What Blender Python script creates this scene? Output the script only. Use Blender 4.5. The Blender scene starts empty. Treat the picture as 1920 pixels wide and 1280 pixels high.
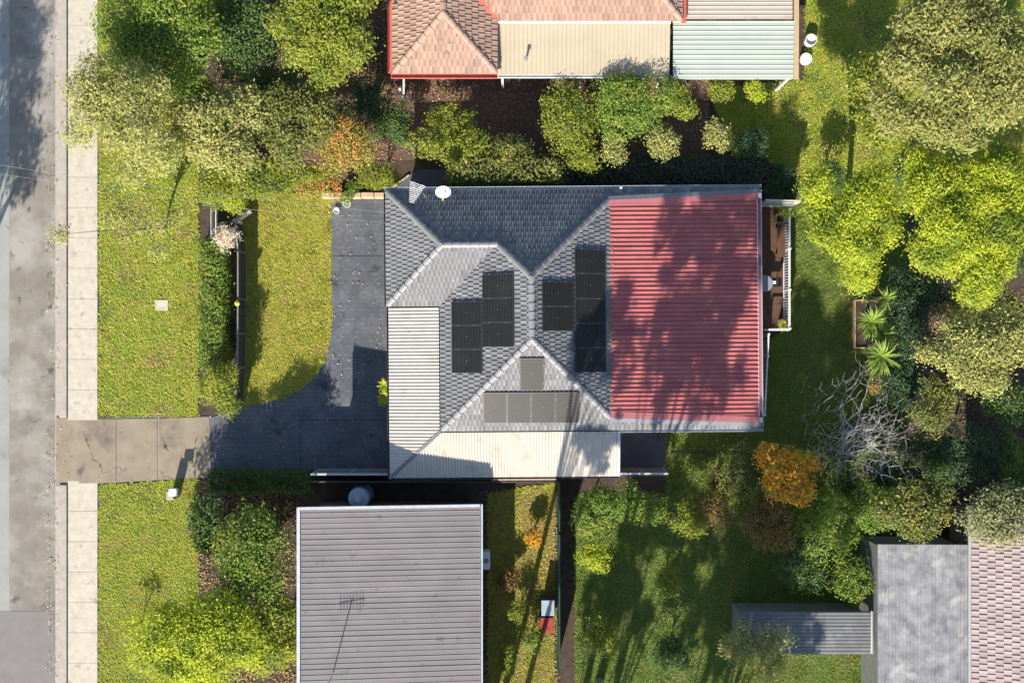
import bpy, bmesh, math, random
import numpy as np
from mathutils import Vector, Matrix
random.seed(7); RNG = np.random.default_rng(11)
R = math.radians
scene = bpy.context.scene
C = scene.collection

# ------------------------------------------------------------------ camera, sky, sun, exposure
S, H = 40.0, 45.0                    # 40 photo pixels per metre on the ground, camera 45 m up
cam_d = bpy.data.cameras.new('camera'); cam = bpy.data.objects.new('camera', cam_d); C.objects.link(cam)
cam.location = (0, 0, H); cam.rotation_euler = (0, 0, 0)
cam_d.sensor_width = 36; cam_d.lens = 36*S*H/1920; cam_d.clip_end = 600; cam_d.clip_start = .5
scene.camera = cam
SUN_EL, SH = R(29.5), Vector((.25, .97)).normalized()       # elevation; direction the shadows fall in
world = bpy.data.worlds.new('World'); scene.world = world; world.use_nodes = True
wn = world.node_tree; sky = wn.nodes.new('ShaderNodeTexSky'); sky.sky_type = 'NISHITA'; sky.sun_disc = False
sky.sun_elevation = SUN_EL; sky.sun_rotation = math.atan2(-SH.x, -SH.y)
sky.air_density = 1.0; sky.dust_density = .6
bg = wn.nodes['Background']; bg.inputs[1].default_value = .108
wn.links.new(sky.outputs[0], bg.inputs[0])
sun_d = bpy.data.lights.new('sun', 'SUN'); sun_d.energy = 5.0; sun_d.angle = R(.5); sun_d.color = (1, .93, .82)
sun = bpy.data.objects.new('sun', sun_d); C.objects.link(sun)
LD = Vector((SH.x*math.cos(SUN_EL), SH.y*math.cos(SUN_EL), -math.sin(SUN_EL)))
sun.rotation_euler = LD.to_track_quat('-Z', 'Y').to_euler(); sun.location = (-20, -40, 40)
vs = scene.view_settings; vs.view_transform = 'Standard'; vs.look = 'None'; vs.gamma = 1; vs.use_curve_mapping = False
vs.exposure = .95
scene.render.film_transparent = False
scene.cycles.max_bounces = 8; scene.cycles.transparent_max_bounces = 8

# ------------------------------------------------------------------ helpers
def P(px, py, z=0.0):
    k = (H - z)/H/S
    return Vector(((px-960)*k, (640-py)*k, z))
def PX(d, z=0.0): return d*(H-z)/H/S                       # pixel length -> metres at height z

def org(o):
    v = Vector((0, 0, 0))
    while o: v = v + o.location; o = o.parent
    return v
def tag(o, label=None, cat=None, group=None, kind=None):
    if label: o['label'] = label
    if cat: o['category'] = cat
    if group: o['group'] = group
    if kind: o['kind'] = kind
    return o
def thing(name, loc, label, cat, group=None, rz=0):
    o = bpy.data.objects.new(name, None); C.objects.link(o); o.location = loc; o.rotation_euler = (0, 0, rz)
    o.empty_display_size = .3
    return tag(o, label, cat, group)
def link(name, me, mat=None, parent=None, loc=None, kind=None):
    o = bpy.data.objects.new(name, me); C.objects.link(o)
    if mat and not me.materials: me.materials.append(mat)
    if parent: o.parent = parent
    if loc is not None: o.location = loc
    if kind: o['kind'] = kind
    return o
def np_mesh(name, V, F, smooth=False):                     # V (n,3), F (m,k) arrays
    me = bpy.data.meshes.new(name); V = np.asarray(V, np.float32); F = np.asarray(F, np.int32)
    m, k = F.shape
    me.vertices.add(len(V)); me.vertices.foreach_set('co', V.ravel())
    me.loops.add(m*k); me.loops.foreach_set('vertex_index', F.ravel())
    me.polygons.add(m); me.polygons.foreach_set('loop_start', np.arange(m, dtype=np.int32)*k)
    me.polygons.foreach_set('loop_total', np.full(m, k, np.int32))
    if smooth: me.polygons.foreach_set('use_smooth', np.ones(m, bool))
    me.update(calc_edges=True); me.validate()
    return me

class MB:
    def __init__(s): s.v = []; s.f = []
    def add(s, vs_, fs):
        b = len(s.v); s.v += [tuple(v) for v in vs_]; s.f += [tuple(i+b for i in f) for f in fs]; return s
    def box(s, c, d, rz=0, M=None):
        x, y, z = d[0]/2, d[1]/2, d[2]/2
        vs_ = [Vector((i*x, j*y, k*z)) for k in (-1, 1) for j in (-1, 1) for i in (-1, 1)]
        if M is not None: vs_ = [M @ v for v in vs_]
        elif rz: m = Matrix.Rotation(rz, 3, 'Z'); vs_ = [m @ v for v in vs_]
        c = Vector(c)
        return s.add([v+c for v in vs_], [(0,2,3,1),(4,5,7,6),(0,1,5,4),(2,6,7,3),(0,4,6,2),(1,3,7,5)])
    def bar(s, a, b, w, h):                                # box between two points, w sideways, h up
        a, b = Vector(a), Vector(b); d = (b-a); L = d.length; x = d.normalized()
        y = Vector((0,0,1)).cross(x); y = y.normalized() if y.length > 1e-4 else Vector((0,1,0)); z = x.cross(y)
        M = Matrix((x, y, z)).transposed()
        return s.box((a+b)/2, (L, w, h), M=M)
    def prism(s, poly, z0, z1):
        n = len(poly)
        ar = sum(poly[i][0]*poly[(i+1) % n][1]-poly[(i+1) % n][0]*poly[i][1] for i in range(n))
        if ar < 0: poly = poly[::-1]
        vs_ = [(p[0], p[1], z0) for p in poly]+[(p[0], p[1], z1) for p in poly]
        return s.add(vs_, [tuple(range(n))[::-1], tuple(range(n, 2*n))]+[(i, (i+1) % n, n+(i+1) % n, n+i) for i in range(n)])
    def tube(s, pts, rad, n=6, caps=True):
        pts = [Vector(p) for p in pts]; rad = rad if hasattr(rad, '__len__') else [rad]*len(pts)
        vs_ = []; fs = []; up = Vector((.13, .27, .95))
        for i, p in enumerate(pts):
            t = (pts[min(i+1, len(pts)-1)]-pts[max(i-1, 0)]).normalized()
            a = t.cross(up); a = a.normalized() if a.length > .05 else t.cross(Vector((1,0,0))).normalized()
            b = t.cross(a)
            for k in range(n):
                q = 2*math.pi*k/n; vs_.append(p+(a*math.cos(q)+b*math.sin(q))*rad[i])
        for i in range(len(pts)-1):
            for k in range(n): fs.append((i*n+k, i*n+(k+1) % n, (i+1)*n+(k+1) % n, (i+1)*n+k))
        if caps: fs += [tuple(range(n)), tuple(range((len(pts)-1)*n, len(pts)*n))[::-1]]
        return s.add(vs_, fs)
    def lathe(s, c, prof, n=16):                           # prof: (r, z) pairs
        c = Vector(c); vs_ = []; fs = []
        for r, z in prof:
            for k in range(n): q = 2*math.pi*k/n; vs_.append(c+Vector((r*math.cos(q), r*math.sin(q), z)))
        for i in range(len(prof)-1):
            for k in range(n): fs.append((i*n+k, i*n+(k+1) % n, (i+1)*n+(k+1) % n, (i+1)*n+k))
        fs += [tuple(range(n))[::-1], tuple(range((len(prof)-1)*n, len(prof)*n))]
        return s.add(vs_, fs)
    def mesh(s, name, off=Vector((0,0,0))):
        me = bpy.data.meshes.new(name); me.from_pydata([tuple(Vector(v)-off) for v in s.v], [], s.f); me.update(); return me
    def build(s, name, mat, parent=None, smooth=False, bevel=0, kind=None, loc=None):
        off = org(parent) if parent else (Vector(loc) if loc is not None else Vector((0,0,0)))
        me = s.mesh(name, off)
        bm = bmesh.new(); bm.from_mesh(me); bmesh.ops.recalc_face_normals(bm, faces=bm.faces)
        if bevel: bmesh.ops.bevel(bm, geom=bm.edges[:], offset=bevel, segments=1, affect='EDGES', clamp_overlap=True)
        bm.to_mesh(me); bm.free()
        if smooth: me.polygons.foreach_set('use_smooth', [True]*len(me.polygons))
        return link(name, me, mat, parent, None if (parent or loc is None) else loc, kind)

# ------------------------------------------------------------------ materials
MATS = {}
ADJ = {'grey_metal_roof':.8,'grey_roof_tile':.93,'grey_ridge_tile':.95,'stencilled_driveway':.78,'cream_sheet':.72,'terracotta_tile':.76,'cream_roof_sheet':.68,'beige_roof_sheet':.75,'mint_roof_sheet':.75,
       'footpath_concrete':.88,'asphalt':1.08,'crossover_concrete':.86,'solar_cells':.8,'white_paint':.85,'red_sheet':1.0,'lawn_soil':1.3,'lawn_soil_green':1.2}
def mat(name, c1, c2=None, scale=2., rough=.8, bump=0., bscale=40., island=0., c3=None, scale3=.4, trans=0., spec=.3,
        metal=0., hue=0., detail=5., coat=0., f3=(.55, .7), st3=None, c4=None, scale4=6., f4=(.66,.72), cracks=0.):
    kk = ADJ.get(name, 1.)
    c1, c2, c3 = [None if c is None else tuple(min(v*kk, .85) for v in c) for c in (c1, c2, c3)]
    m = bpy.data.materials.new(name); m.use_nodes = True; nt = m.node_tree; N = nt.nodes; L = nt.links
    p = N['Principled BSDF']; p.inputs['Roughness'].default_value = rough; p.inputs['Metallic'].default_value = metal
    p.inputs['Specular IOR Level'].default_value = spec
    if coat: p.inputs['Coat Weight'].default_value = coat; p.inputs['Coat Roughness'].default_value = .12
    tc = N.new('ShaderNodeTexCoord'); geo = N.new('ShaderNodeNewGeometry')
    col = None
    def noise(sc, det=5., r=.6, st=None):
        n = N.new('ShaderNodeTexNoise'); n.inputs['Scale'].default_value = sc; n.inputs['Detail'].default_value = det
        n.inputs['Roughness'].default_value = r; src_ = geo.outputs['Position']
        if st: mp_ = N.new('ShaderNodeMapping'); mp_.inputs['Scale'].default_value = st; L.new(src_, mp_.inputs[0]); src_ = mp_.outputs[0]
        L.new(src_, n.inputs['Vector']); return n.outputs['Fac']
    def mix(a, b, f):
        x = N.new('ShaderNodeMix'); x.data_type = 'RGBA'
        for sock, v in ((x.inputs[6], a), (x.inputs[7], b)):
            if hasattr(v, 'is_linked'): L.new(v, sock)
            else: sock.default_value = (*v, 1)
        L.new(f, x.inputs[0]); return x.outputs[2]
    def ramp(f, a, b):
        r = N.new('ShaderNodeMapRange'); r.inputs[1].default_value = a; r.inputs[2].default_value = b; L.new(f, r.inputs[0]); return r.outputs[0]
    if c2 is not None: col = mix(c1, c2, ramp(noise(scale, detail), .32, .68))
    else: col = mix(c1, c1, geo.outputs['Random Per Island'])
    if c3 is not None: col = mix(col, c3, ramp(noise(scale3, 6., .65, st3), f3[0], f3[1]))
    if c4 is not None: col = mix(col, tuple(v*kk for v in c4), ramp(noise(scale4, 3., .5), f4[0], f4[1]))
    if cracks:
        vo = N.new('ShaderNodeTexVoronoi'); vo.feature = 'DISTANCE_TO_EDGE'; vo.inputs['Scale'].default_value = cracks
        wv = N.new('ShaderNodeTexNoise'); wv.inputs['Scale'].default_value = 1.3; wv.inputs['Detail'].default_value = 5; L.new(geo.outputs['Position'], wv.inputs['Vector'])
        vm = N.new('ShaderNodeVectorMath'); vm.operation = 'MULTIPLY_ADD'; vm.inputs[1].default_value = (1.4,1.4,0); L.new(wv.outputs['Color'], vm.inputs[0]); L.new(geo.outputs['Position'], vm.inputs[2]); L.new(vm.outputs[0], vo.inputs['Vector'])
        cm = N.new('ShaderNodeMath'); cm.operation = 'MULTIPLY'; L.new(ramp(vo.outputs['Distance'], .012, .004), cm.inputs[0]); L.new(ramp(noise(.5, 4.), .5, .62), cm.inputs[1])
        col = mix(col, (.05,.045,.04), cm.outputs[0])
    if island or hue:
        h = N.new('ShaderNodeHueSaturation'); L.new(col, h.inputs['Color'])
        v = N.new('ShaderNodeMapRange'); v.inputs[3].default_value = 1-island; v.inputs[4].default_value = 1+island
        L.new(geo.outputs['Random Per Island'], v.inputs[0]); L.new(v.outputs[0], h.inputs['Value'])
        if hue:
            w = N.new('ShaderNodeMath'); w.operation = 'MULTIPLY'; w.inputs[1].default_value = 7.31; L.new(geo.outputs['Random Per Island'], w.inputs[0])
            w2 = N.new('ShaderNodeMath'); w2.operation = 'FRACT'; L.new(w.outputs[0], w2.inputs[0])
            q = N.new('ShaderNodeMapRange'); q.inputs[3].default_value = .5-hue; q.inputs[4].default_value = .5+hue
            L.new(w2.outputs[0], q.inputs[0]); L.new(q.outputs[0], h.inputs['Hue'])
        col = h.outputs[0]
    L.new(col, p.inputs['Base Color'])
    if bump:
        b = N.new('ShaderNodeBump'); b.inputs['Strength'].default_value = bump; b.inputs['Distance'].default_value = .02
        L.new(noise(bscale, 3.), b.inputs['Height']); L.new(b.outputs[0], p.inputs['Normal'])
    if trans:
        t = N.new('ShaderNodeBsdfTranslucent'); L.new(col, t.inputs[0])
        ms = N.new('ShaderNodeMixShader'); ms.inputs[0].default_value = trans
        L.new(p.outputs[0], ms.inputs[1]); L.new(t.outputs[0], ms.inputs[2]); L.new(ms.outputs[0], N['Material Output'].inputs[0])
    m['col'] = name; MATS[name] = m
    return m
LEAFK = 1.85
def leafmat(name, a, b, island=.3, hue=.02, trans=.35, scale=1.2, rough=.5, c3=None, scale3=.9, f3=(.52,.66)):
    a, b = [tuple(v*LEAFK for v in c) for c in (a, b)]; c3 = c3 and tuple(v*LEAFK for v in c3); trans = min(trans+.08, .5)
    return mat(name, a, b, scale=scale*2.6, rough=rough, island=island*.6, hue=hue*.8, trans=trans, spec=.3, c3=c3, scale3=scale3, f3=f3)

M_soil = mat('soil', (.05,.036,.026), (.09,.065,.045), 3., .95, .6, 30, c3=(.035,.04,.02), scale3=.5)
M_soilred = mat('soil_red', (.10,.065,.05), (.14,.095,.07), 2.5, .95, .6, 30)
M_asph = mat('asphalt', (.17,.150,.125), (.25,.224,.187), .9, .9, .4, 90, c3=(.31,.285,.25), scale3=.3, f3=(.48,.62), c4=(.09,.085,.08), scale4=1.1, f4=(.64,.74), cracks=.32)
M_asphold = mat('road_lane', (.27,.27,.245), (.33,.325,.30), 1.0, .9, .3, 90, c3=(.22,.21,.19), scale3=.5, cracks=.3)
M_conc = mat('footpath_concrete', (.50,.445,.35), (.60,.545,.44), 3., .9, .25, 80, island=.06, c3=(.42,.37,.30), scale3=.8, f3=(.58,.75), c4=(.33,.29,.23), scale4=2.6, f4=(.62,.75))
M_kerb = mat('kerb_concrete', (.34,.30,.25), (.42,.38,.32), 3., .9, .25, 80)
M_cross = mat('crossover_concrete', (.27,.22,.16), (.35,.29,.21), 1.5, .9, .3, 70, island=.05, c3=(.20,.165,.13), scale3=.6, c4=(.15,.13,.11), scale4=1.6, f4=(.62,.74), cracks=.4)
M_lawn = mat('lawn_soil', (.105,.11,.022), (.16,.15,.03), 1.6, .95, .5, 25, c3=(.13,.11,.04), scale3=.7)
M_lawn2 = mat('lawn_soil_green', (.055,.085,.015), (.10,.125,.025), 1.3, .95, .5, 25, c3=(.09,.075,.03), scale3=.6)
M_blade = leafmat('grass_blades_dry', (.31,.285,.045), (.21,.225,.03), .5, .025, .3, 1.1, c3=(.27,.20,.06), scale3=1.3, f3=(.54,.70))
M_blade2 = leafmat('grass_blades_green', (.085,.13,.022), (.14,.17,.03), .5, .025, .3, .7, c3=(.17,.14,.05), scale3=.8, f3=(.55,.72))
M_verge = leafmat('grass_blades_verge', (.19,.24,.025), (.29,.28,.04), .42, .02, .3, .45, c3=(.27,.21,.065), scale3=.7, f3=(.52,.70))
M_tile = mat('grey_roof_tile', (.165,.165,.17), (.20,.20,.205), 4., .5, .15, 60, island=.22, spec=.25, c3=(.235,.235,.23), scale3=.9, c4=(.30,.30,.26), scale4=7., f4=(.66,.74))
M_cap = mat('grey_ridge_tile', (.20,.20,.205), (.25,.25,.25), 4., .45, .15, 60, island=.08, spec=.45)
M_under = mat('roof_sarking', (.03,.03,.035))
M_brick = mat('house_brick', (.24,.17,.13), (.32,.24,.18), 6., .9, .3, 60)
M_white = mat('white_paint', (.72,.72,.70), (.80,.80,.78), 5., .45)
M_gut = mat('pale_gutter', (.42,.44,.47), (.52,.54,.57), 4., .4)
M_gutd = mat('dark_gutter', (.05,.05,.055), (.09,.09,.10), 4., .4)
M_cream = mat('cream_sheet', (.72,.64,.54), (.80,.73,.62), 3., .5, island=0., c3=(.50,.44,.34), scale3=1.3, f3=(.55,.78), c4=(.38,.33,.25), scale4=8., f4=(.68,.76))
M_red = mat('red_sheet', (.375,.105,.105), (.44,.145,.13), 1.2, .5, spec=.35, c3=(.26,.085,.092), scale3=2.4, f3=(.50,.72), st3=(.12,1.4,1), c4=(.16,.10,.09), scale4=5., f4=(.68,.76))
M_flash = mat('red_flashing', (.36,.12,.13), (.41,.15,.155), 2., .45, c3=(.33,.11,.12), scale3=1.)
M_lead = mat('grey_flashing', (.15,.16,.175), (.20,.21,.225), 3., .5)
M_pframe = mat('panel_frame', (.04,.04,.042), rough=.35)
M_cell = mat('solar_cells', (.015,.0145,.014), (.021,.020,.019), 9., .45, spec=.22, c3=(.032,.031,.030), scale3=.7, f3=(.5,.8))
M_cellline = mat('cell_line', (.055,.055,.055), rough=.5)
M_alu = mat('aluminium', (.40,.41,.42), rough=.35, metal=.6)
M_dish = mat('dish_grey', (.62,.63,.64), (.7,.7,.7), 4., .5)
M_yel = mat('yellow_plastic', (.65,.55,.05), rough=.4)
M_timber = mat('deck_timber', (.085,.045,.03), (.125,.07,.042), 3., .6, .3, 50, island=.2)
M_timl = mat('pale_timber', (.42,.30,.17), (.50,.37,.22), 4., .7, .3, 50, island=.1)
M_paling = mat('dark_paling', (.055,.05,.045), (.09,.08,.07), 4., .85, .3, 50, island=.2)
M_steel = mat('grey_steel_fence', (.18,.185,.18), (.24,.245,.24), 3., .5)
M_railst = mat('pale_rail', (.42,.43,.45), (.5,.51,.53), 3., .45)
M_green = mat('dark_green_steel', (.012,.05,.036), (.018,.065,.046), 2., .5)
M_stone = mat('sandstone', (.42,.31,.19), (.52,.40,.26), 3., .9, .5, 30, island=.12)
M_bark = mat('bark', (.10,.08,.06), (.17,.14,.11), 5., .9, .6, 25)
M_pbark = mat('pale_bark', (.40,.37,.33), (.28,.25,.22), 4., .85, .4, 30)
M_bare = mat('bare_branch', (.48,.45,.44), (.34,.31,.30), 5., .8, .3, 40, c3=(.42,.36,.10), scale3=2., f3=(.62,.70))
M_terra = mat('terracotta_tile', (.42,.26,.19), (.50,.33,.25), 2., .7, .3, 40, island=.14, c3=(.37,.28,.22), scale3=.7, c4=(.25,.19,.15), scale4=3., f4=(.64,.76))
M_redtrim = mat('red_trim', (.50,.11,.08), (.56,.15,.11), 3., .5)
M_cream2 = mat('cream_roof_sheet', (.62,.52,.36), (.68,.58,.42), 1., .5)
M_beige = mat('beige_roof_sheet', (.56,.48,.39), (.62,.54,.45), 1., .55, c3=(.45,.38,.30), scale3=.7)
M_mint = mat('mint_roof_sheet', (.50,.56,.48), (.56,.61,.53), 1., .5)
M_greyroof = mat('grey_metal_roof', (.225,.205,.20), (.262,.24,.235), .8, .6, c3=(.285,.255,.245), scale3=.8, st3=(.15,1,1), c4=(.17,.155,.15), scale4=2.2, f4=(.64,.76))
M_fibro = mat('weathered_fibro_roof', (.15,.155,.175), (.33,.325,.325), 1.9, .85, .4, 30, c3=(.42,.41,.39), scale3=1.2)
M_pink = mat('pinkish_roof_tile', (.33,.26,.25), (.40,.32,.31), 1.5, .7, .2, 40, island=.1)
M_slate = mat('slate_sheet', (.12,.125,.13), (.17,.17,.17), 1.5, .8, c3=(.22,.20,.18), scale3=1.5)
M_plas = mat('grey_table', (.20,.23,.27), (.24,.27,.31), 3., .4)
M_bluetank = mat('pale_blue_tank', (.30,.37,.43), (.35,.42,.47), 2., .5)
M_pot = mat('terracotta_pot', (.36,.17,.10), (.42,.22,.14), 5., .8)
M_black = mat('black_rubber', (.02,.02,.02), rough=.6)
M_binb = mat('bin_grey_blue', (.10,.13,.19), (.13,.16,.22), 3., .5)
M_bind = mat('bin_red_lid', (.35,.05,.04), rough=.5)
M_glass = mat('window_glass', (.03,.04,.05), rough=.05, spec=.6)
M_conduit = mat('cable_sleeve', (.26,.26,.25), rough=.6)
M_pave = mat('blue_grey_paving', (.085,.095,.115), (.12,.13,.15), 1.5, .9, .5, 70, c3=(.15,.155,.165), scale3=4., f3=(.62,.8))

# stencilled driveway concrete: printed joints (flat print) over a dark grey coat
def driveway_mat():
    m = mat('stencilled_driveway', (.10,.108,.125), (.13,.14,.158), .9, .8, .35, 80, c3=(.185,.195,.21), scale3=.8, f3=(.46,.70), c4=(.062,.066,.075), scale4=1.3, f4=(.62,.74))
    nt = m.node_tree; N = nt.nodes; L = nt.links; p = N['Principled BSDF']; src = p.inputs['Base Color'].links[0].from_socket
    geo = N.new('ShaderNodeNewGeometry')
    br = N.new('ShaderNodeTexBrick'); br.inputs['Scale'].default_value = 1; br.inputs['Mortar Size'].default_value = .006
    br.inputs['Brick Width'].default_value = 1.6; br.inputs['Row Height'].default_value = .21; br.offset = .37; br.squash = .6; br.squash_frequency = 3
    br.inputs['Color1'].default_value = (0,0,0,1); br.inputs['Color2'].default_value = (0,0,0,1); br.inputs['Mortar'].default_value = (1,1,1,1)
    L.new(geo.outputs['Position'], br.inputs['Vector'])
    nz = N.new('ShaderNodeTexNoise'); nz.inputs['Scale'].default_value = 4.2; nz.inputs['Detail'].default_value = 4; L.new(geo.outputs['Position'], nz.inputs['Vector'])
    mr = N.new('ShaderNodeMapRange'); mr.inputs[1].default_value = .50; mr.inputs[2].default_value = .66; mr.inputs[4].default_value = .8; L.new(nz.outputs['Fac'], mr.inputs[0])
    mu = N.new('ShaderNodeMath'); mu.operation = 'MULTIPLY'; L.new(br.outputs['Color'], mu.inputs[0]); L.new(mr.outputs[0], mu.inputs[1])
    x = N.new('ShaderNodeMix'); x.data_type = 'RGBA'; L.new(src, x.inputs[6]); x.inputs[7].default_value = (.42,.41,.40,1); L.new(mu.outputs[0], x.inputs[0])
    # a rubbed tan tyre track along the lawn
    sx = N.new('ShaderNodeSeparateXYZ'); L.new(geo.outputs['Position'], sx.inputs[0])
    d = N.new('ShaderNodeMath'); d.operation = 'SUBTRACT'; d.inputs[1].default_value = P(645,0).x; L.new(sx.outputs[0], d.inputs[0])
    ab = N.new('ShaderNodeMath'); ab.operation = 'ABSOLUTE'; L.new(d.outputs[0], ab.inputs[0])
    r2 = N.new('ShaderNodeMapRange'); r2.inputs[1].default_value = .1; r2.inputs[2].default_value = .5; r2.inputs[3].default_value = .45; r2.inputs[4].default_value = 0; L.new(ab.outputs[0], r2.inputs[0])
    gy = N.new('ShaderNodeMapRange'); gy.inputs[1].default_value = P(0,560).y; gy.inputs[2].default_value = P(0,460).y; L.new(sx.outputs[1], gy.inputs[0])
    m2 = N.new('ShaderNodeMath'); m2.operation = 'MULTIPLY'; L.new(r2.outputs[0], m2.inputs[0]); L.new(gy.outputs[0], m2.inputs[1])
    m3 = N.new('ShaderNodeMath'); m3.operation = 'MULTIPLY'; L.new(m2.outputs[0], m3.inputs[0]); L.new(mr.outputs[0], m3.inputs[1])
    y = N.new('ShaderNodeMix'); y.data_type = 'RGBA'; L.new(x.outputs[2], y.inputs[6]); y.inputs[7].default_value = (.26,.20,.11,1); L.new(m3.outputs[0], y.inputs[0])
    L.new(y.outputs[2], p.inputs['Base Color']); return m
M_drive = driveway_mat()

# ------------------------------------------------------------------ ground and paving
def sheet(name, pts, z, m, th=.03, px=True):
    poly = [tuple(P(*p)[:2]) for p in pts] if px else pts
    mb = MB().prism(poly, z-th, z); o = mb.build(name, m, kind='structure'); return o
def rect(x0, y0, x1, y1): return [(x0,y0),(x1,y0),(x1,y1),(x0,y1)]
g = MB(); g.add([(-160,-160,0),(160,-160,0),(160,160,0),(-160,160,0)], [(0,1,2,3)]); g.build('ground', M_soil, kind='structure')
sheet('street', rect(-900,-2500,104,3600), .008, M_asph)
sheet('street_lane', rect(-900,-2500,18,3600), .012, M_asphold)
sheet('street_patch', [(103,1145),(103,1400),(-60,1400),(-60,1145)], .016, mat('road_patch', (.19,.175,.165), (.22,.205,.19), 2., .9, .3, 90))
kerb = MB()
for a, b in ((-900, 782), (908, 2300)): kerb.box((P(120,0).x, (P(0,a).y+P(0,b).y)/2, .06), (PX(14), PX(b-a), .13))
kerb.build('kerb', M_kerb, kind='structure', bevel=.02)
sheet('kerb_gutter', rect(104,-900,113,2300), .016, M_kerb)
fp = sheet('footpath', rect(128,-300,184,1700), .02, M_kerb)
slab_len = 1.42; slab_me = MB().box((0,0,0), (PX(55), slab_len-.014, .05)).mesh('slab'); slab_me.materials.append(M_conc)
y = P(0,-150).y; k = 0
while y > P(0,1500).y:
    py = 640-y*S
    if not (780 < py < 908):
        o = link('slab', slab_me, None, fp, (P(156,0).x, y, .028+random.uniform(-.004,.004))); o.rotation_euler = (random.uniform(-.002,.002), random.uniform(-.003,.003), 0)
    y -= slab_len; k += 1
cr = sheet('driveway_crossover', [(104,778),(140,783),(396,779),(398,894),(140,908),(104,915)], .018, M_kerb)
for q in ([(106,781),(140,785),(218,785),(218,904),(140,906),(106,912)], [(219,785),(296,784),(296,899),(219,904)], [(298,784),(393,781),(396,892),(298,899)]):
    MB().prism([tuple(P(*p)[:2]) for p in q], .0, .05).build('slab', M_cross, cr)
VERGE = [rect(186,-300,372,780), [(186,909),(372,897),(372,1500),(186,1500)]]
for q in VERGE: sheet('verge', q, .03, M_lawn2)
dcurve = [(620,365),(621,560),(622,600),(618,640),(608,680),(590,708),(565,728),(530,745),(490,756),(445,763)]
drive = [(726,362)]+dcurve+[(398,782),(388,790),(388,888),(580,892),(1250,892),(1250,806),(900,700),(740,700),(726,600)]
sheet('driveway', drive, .03, M_drive)
# sawn control joints
for pts in ([(614,672),(628,680),(655,718),(705,787),(705,890)], [(560,787),(727,787)], [(563,787),(563,888)], [(620,480),(727,480)]):
    jb = MB()
    for a, b in zip(pts, pts[1:]): jb.bar(P(*a,.0315), P(*b,.0315), .022, .006)
    jb.build('driveway_joint', M_black if pts[0][0] != 614 else M_pave, kind='structure')
lawn_f = [(472,362)]+dcurve+[(446,763),(446,690),(448,400)]
sheet('front_lawn', lawn_f, .022, M_lawn)
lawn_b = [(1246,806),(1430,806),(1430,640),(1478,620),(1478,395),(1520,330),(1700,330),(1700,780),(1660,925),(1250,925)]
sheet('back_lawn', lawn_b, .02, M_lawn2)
sheet('paved_yard', rect(1155,806,1244,886), .045, M_pave)
lawn_n = [(1510,-200),(1980,-200),(1980,345),(1500,345),(1440,300),(1380,300),(1330,170),(1510,150)]
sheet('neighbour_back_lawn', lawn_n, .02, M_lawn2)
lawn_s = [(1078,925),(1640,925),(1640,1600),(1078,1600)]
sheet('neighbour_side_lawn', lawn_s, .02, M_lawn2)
lawn_p = [(915,925),(1040,905),(1040,1700),(915,1700)]
sheet('narrow_side_lawn', lawn_p, .02, M_lawn)
sheet('earth_yard', [(560,140),(1330,140),(1330,300),(560,300)], .015, M_soilred)
sheet('side_path', [(727,359),(768,328),(786,318),(1440,318),(1440,362),(727,362)], .035, M_pave)

def in_poly(X, Y, poly):
    ins = np.zeros(len(X), bool); n = len(poly); j = n-1
    for i in range(n):
        xi, yi = poly[i]; xj, yj = poly[j]
        c = ((yi > Y) != (yj > Y)) & (X < (xj-xi)*(Y-yi)/((yj-yi) or 1e-9)+xi); ins ^= c; j = i
    return ins
def grass(polys, z, m, dens, label, ln=(.07,.15), w=.022, lean=(.85,1.35)):
    VV = []
    for q in polys:
        poly = [tuple(P(*p)[:2]) for p in q]
        xs, ys = [p[0] for p in poly], [p[1] for p in poly]
        x0, x1, y0, y1 = max(min(xs),-25.5), min(max(xs),25.5), max(min(ys),-17.5), min(max(ys),17.5)
        n = int((x1-x0)*(y1-y0)*dens)
        X = RNG.uniform(x0,x1,n); Y = RNG.uniform(y0,y1,n); k = in_poly(X,Y,poly); VV.append(np.stack([X[k],Y[k]],1)+RNG.normal(0,.045,(int(k.sum()),2)))
    A = np.concatenate(VV)
    wear = np.sin(A[:,0]*.9+1.7*np.sin(A[:,1]*.55+2.))+np.sin(A[:,1]*1.35+1.4*np.sin(A[:,0]*.8))+.7*np.sin(A[:,0]*2.7+A[:,1]*2.1)+.5*np.sin(A[:,1]*5.3-A[:,0]*4.1)
    A = A[RNG.random(len(A)) > np.clip((wear-.9)*.55, 0, .72)]; n = len(A)
    # clumping: patches of longer and shorter turf, leaning together
    ph = np.sin(A[:,0]*3.1+np.sin(A[:,1]*2.3)*1.7)*np.cos(A[:,1]*2.7+np.sin(A[:,0]*1.9)*2.)
    a = RNG.uniform(0,2*np.pi,n)*.75+ph*1.6; L = RNG.uniform(ln[0],ln[1],n)*(1+.35*ph); t = RNG.uniform(lean[0],lean[1],n)
    d = np.stack([np.cos(a)*np.sin(t), np.sin(a)*np.sin(t), np.cos(t)],1); s = np.stack([-np.sin(a),np.cos(a),np.zeros(n)],1)
    b = np.column_stack([A, np.full(n,z-.005)])
    V = np.stack([b-s*w, b+s*w, b+d*L[:,None]],1).reshape(-1,3); F = np.arange(n*3).reshape(-1,3)
    o = link('grass', np_mesh('grass',V,F), m, None, None, 'stuff'); tag(o, label, 'grass'); return o
grass([lawn_f], .022, M_blade, 1700, 'tufted yellow-green lawn grass beside the grey driveway', w=.02)
grass(VERGE, .03, M_verge, 900, 'bright mown verge grass beside the pale footpath')
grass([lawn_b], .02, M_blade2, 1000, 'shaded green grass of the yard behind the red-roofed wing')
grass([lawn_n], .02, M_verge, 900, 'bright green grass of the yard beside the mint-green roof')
grass([lawn_s], .02, M_blade2, 700, 'green grass striped with tree shadows beyond the dark green fence')
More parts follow.
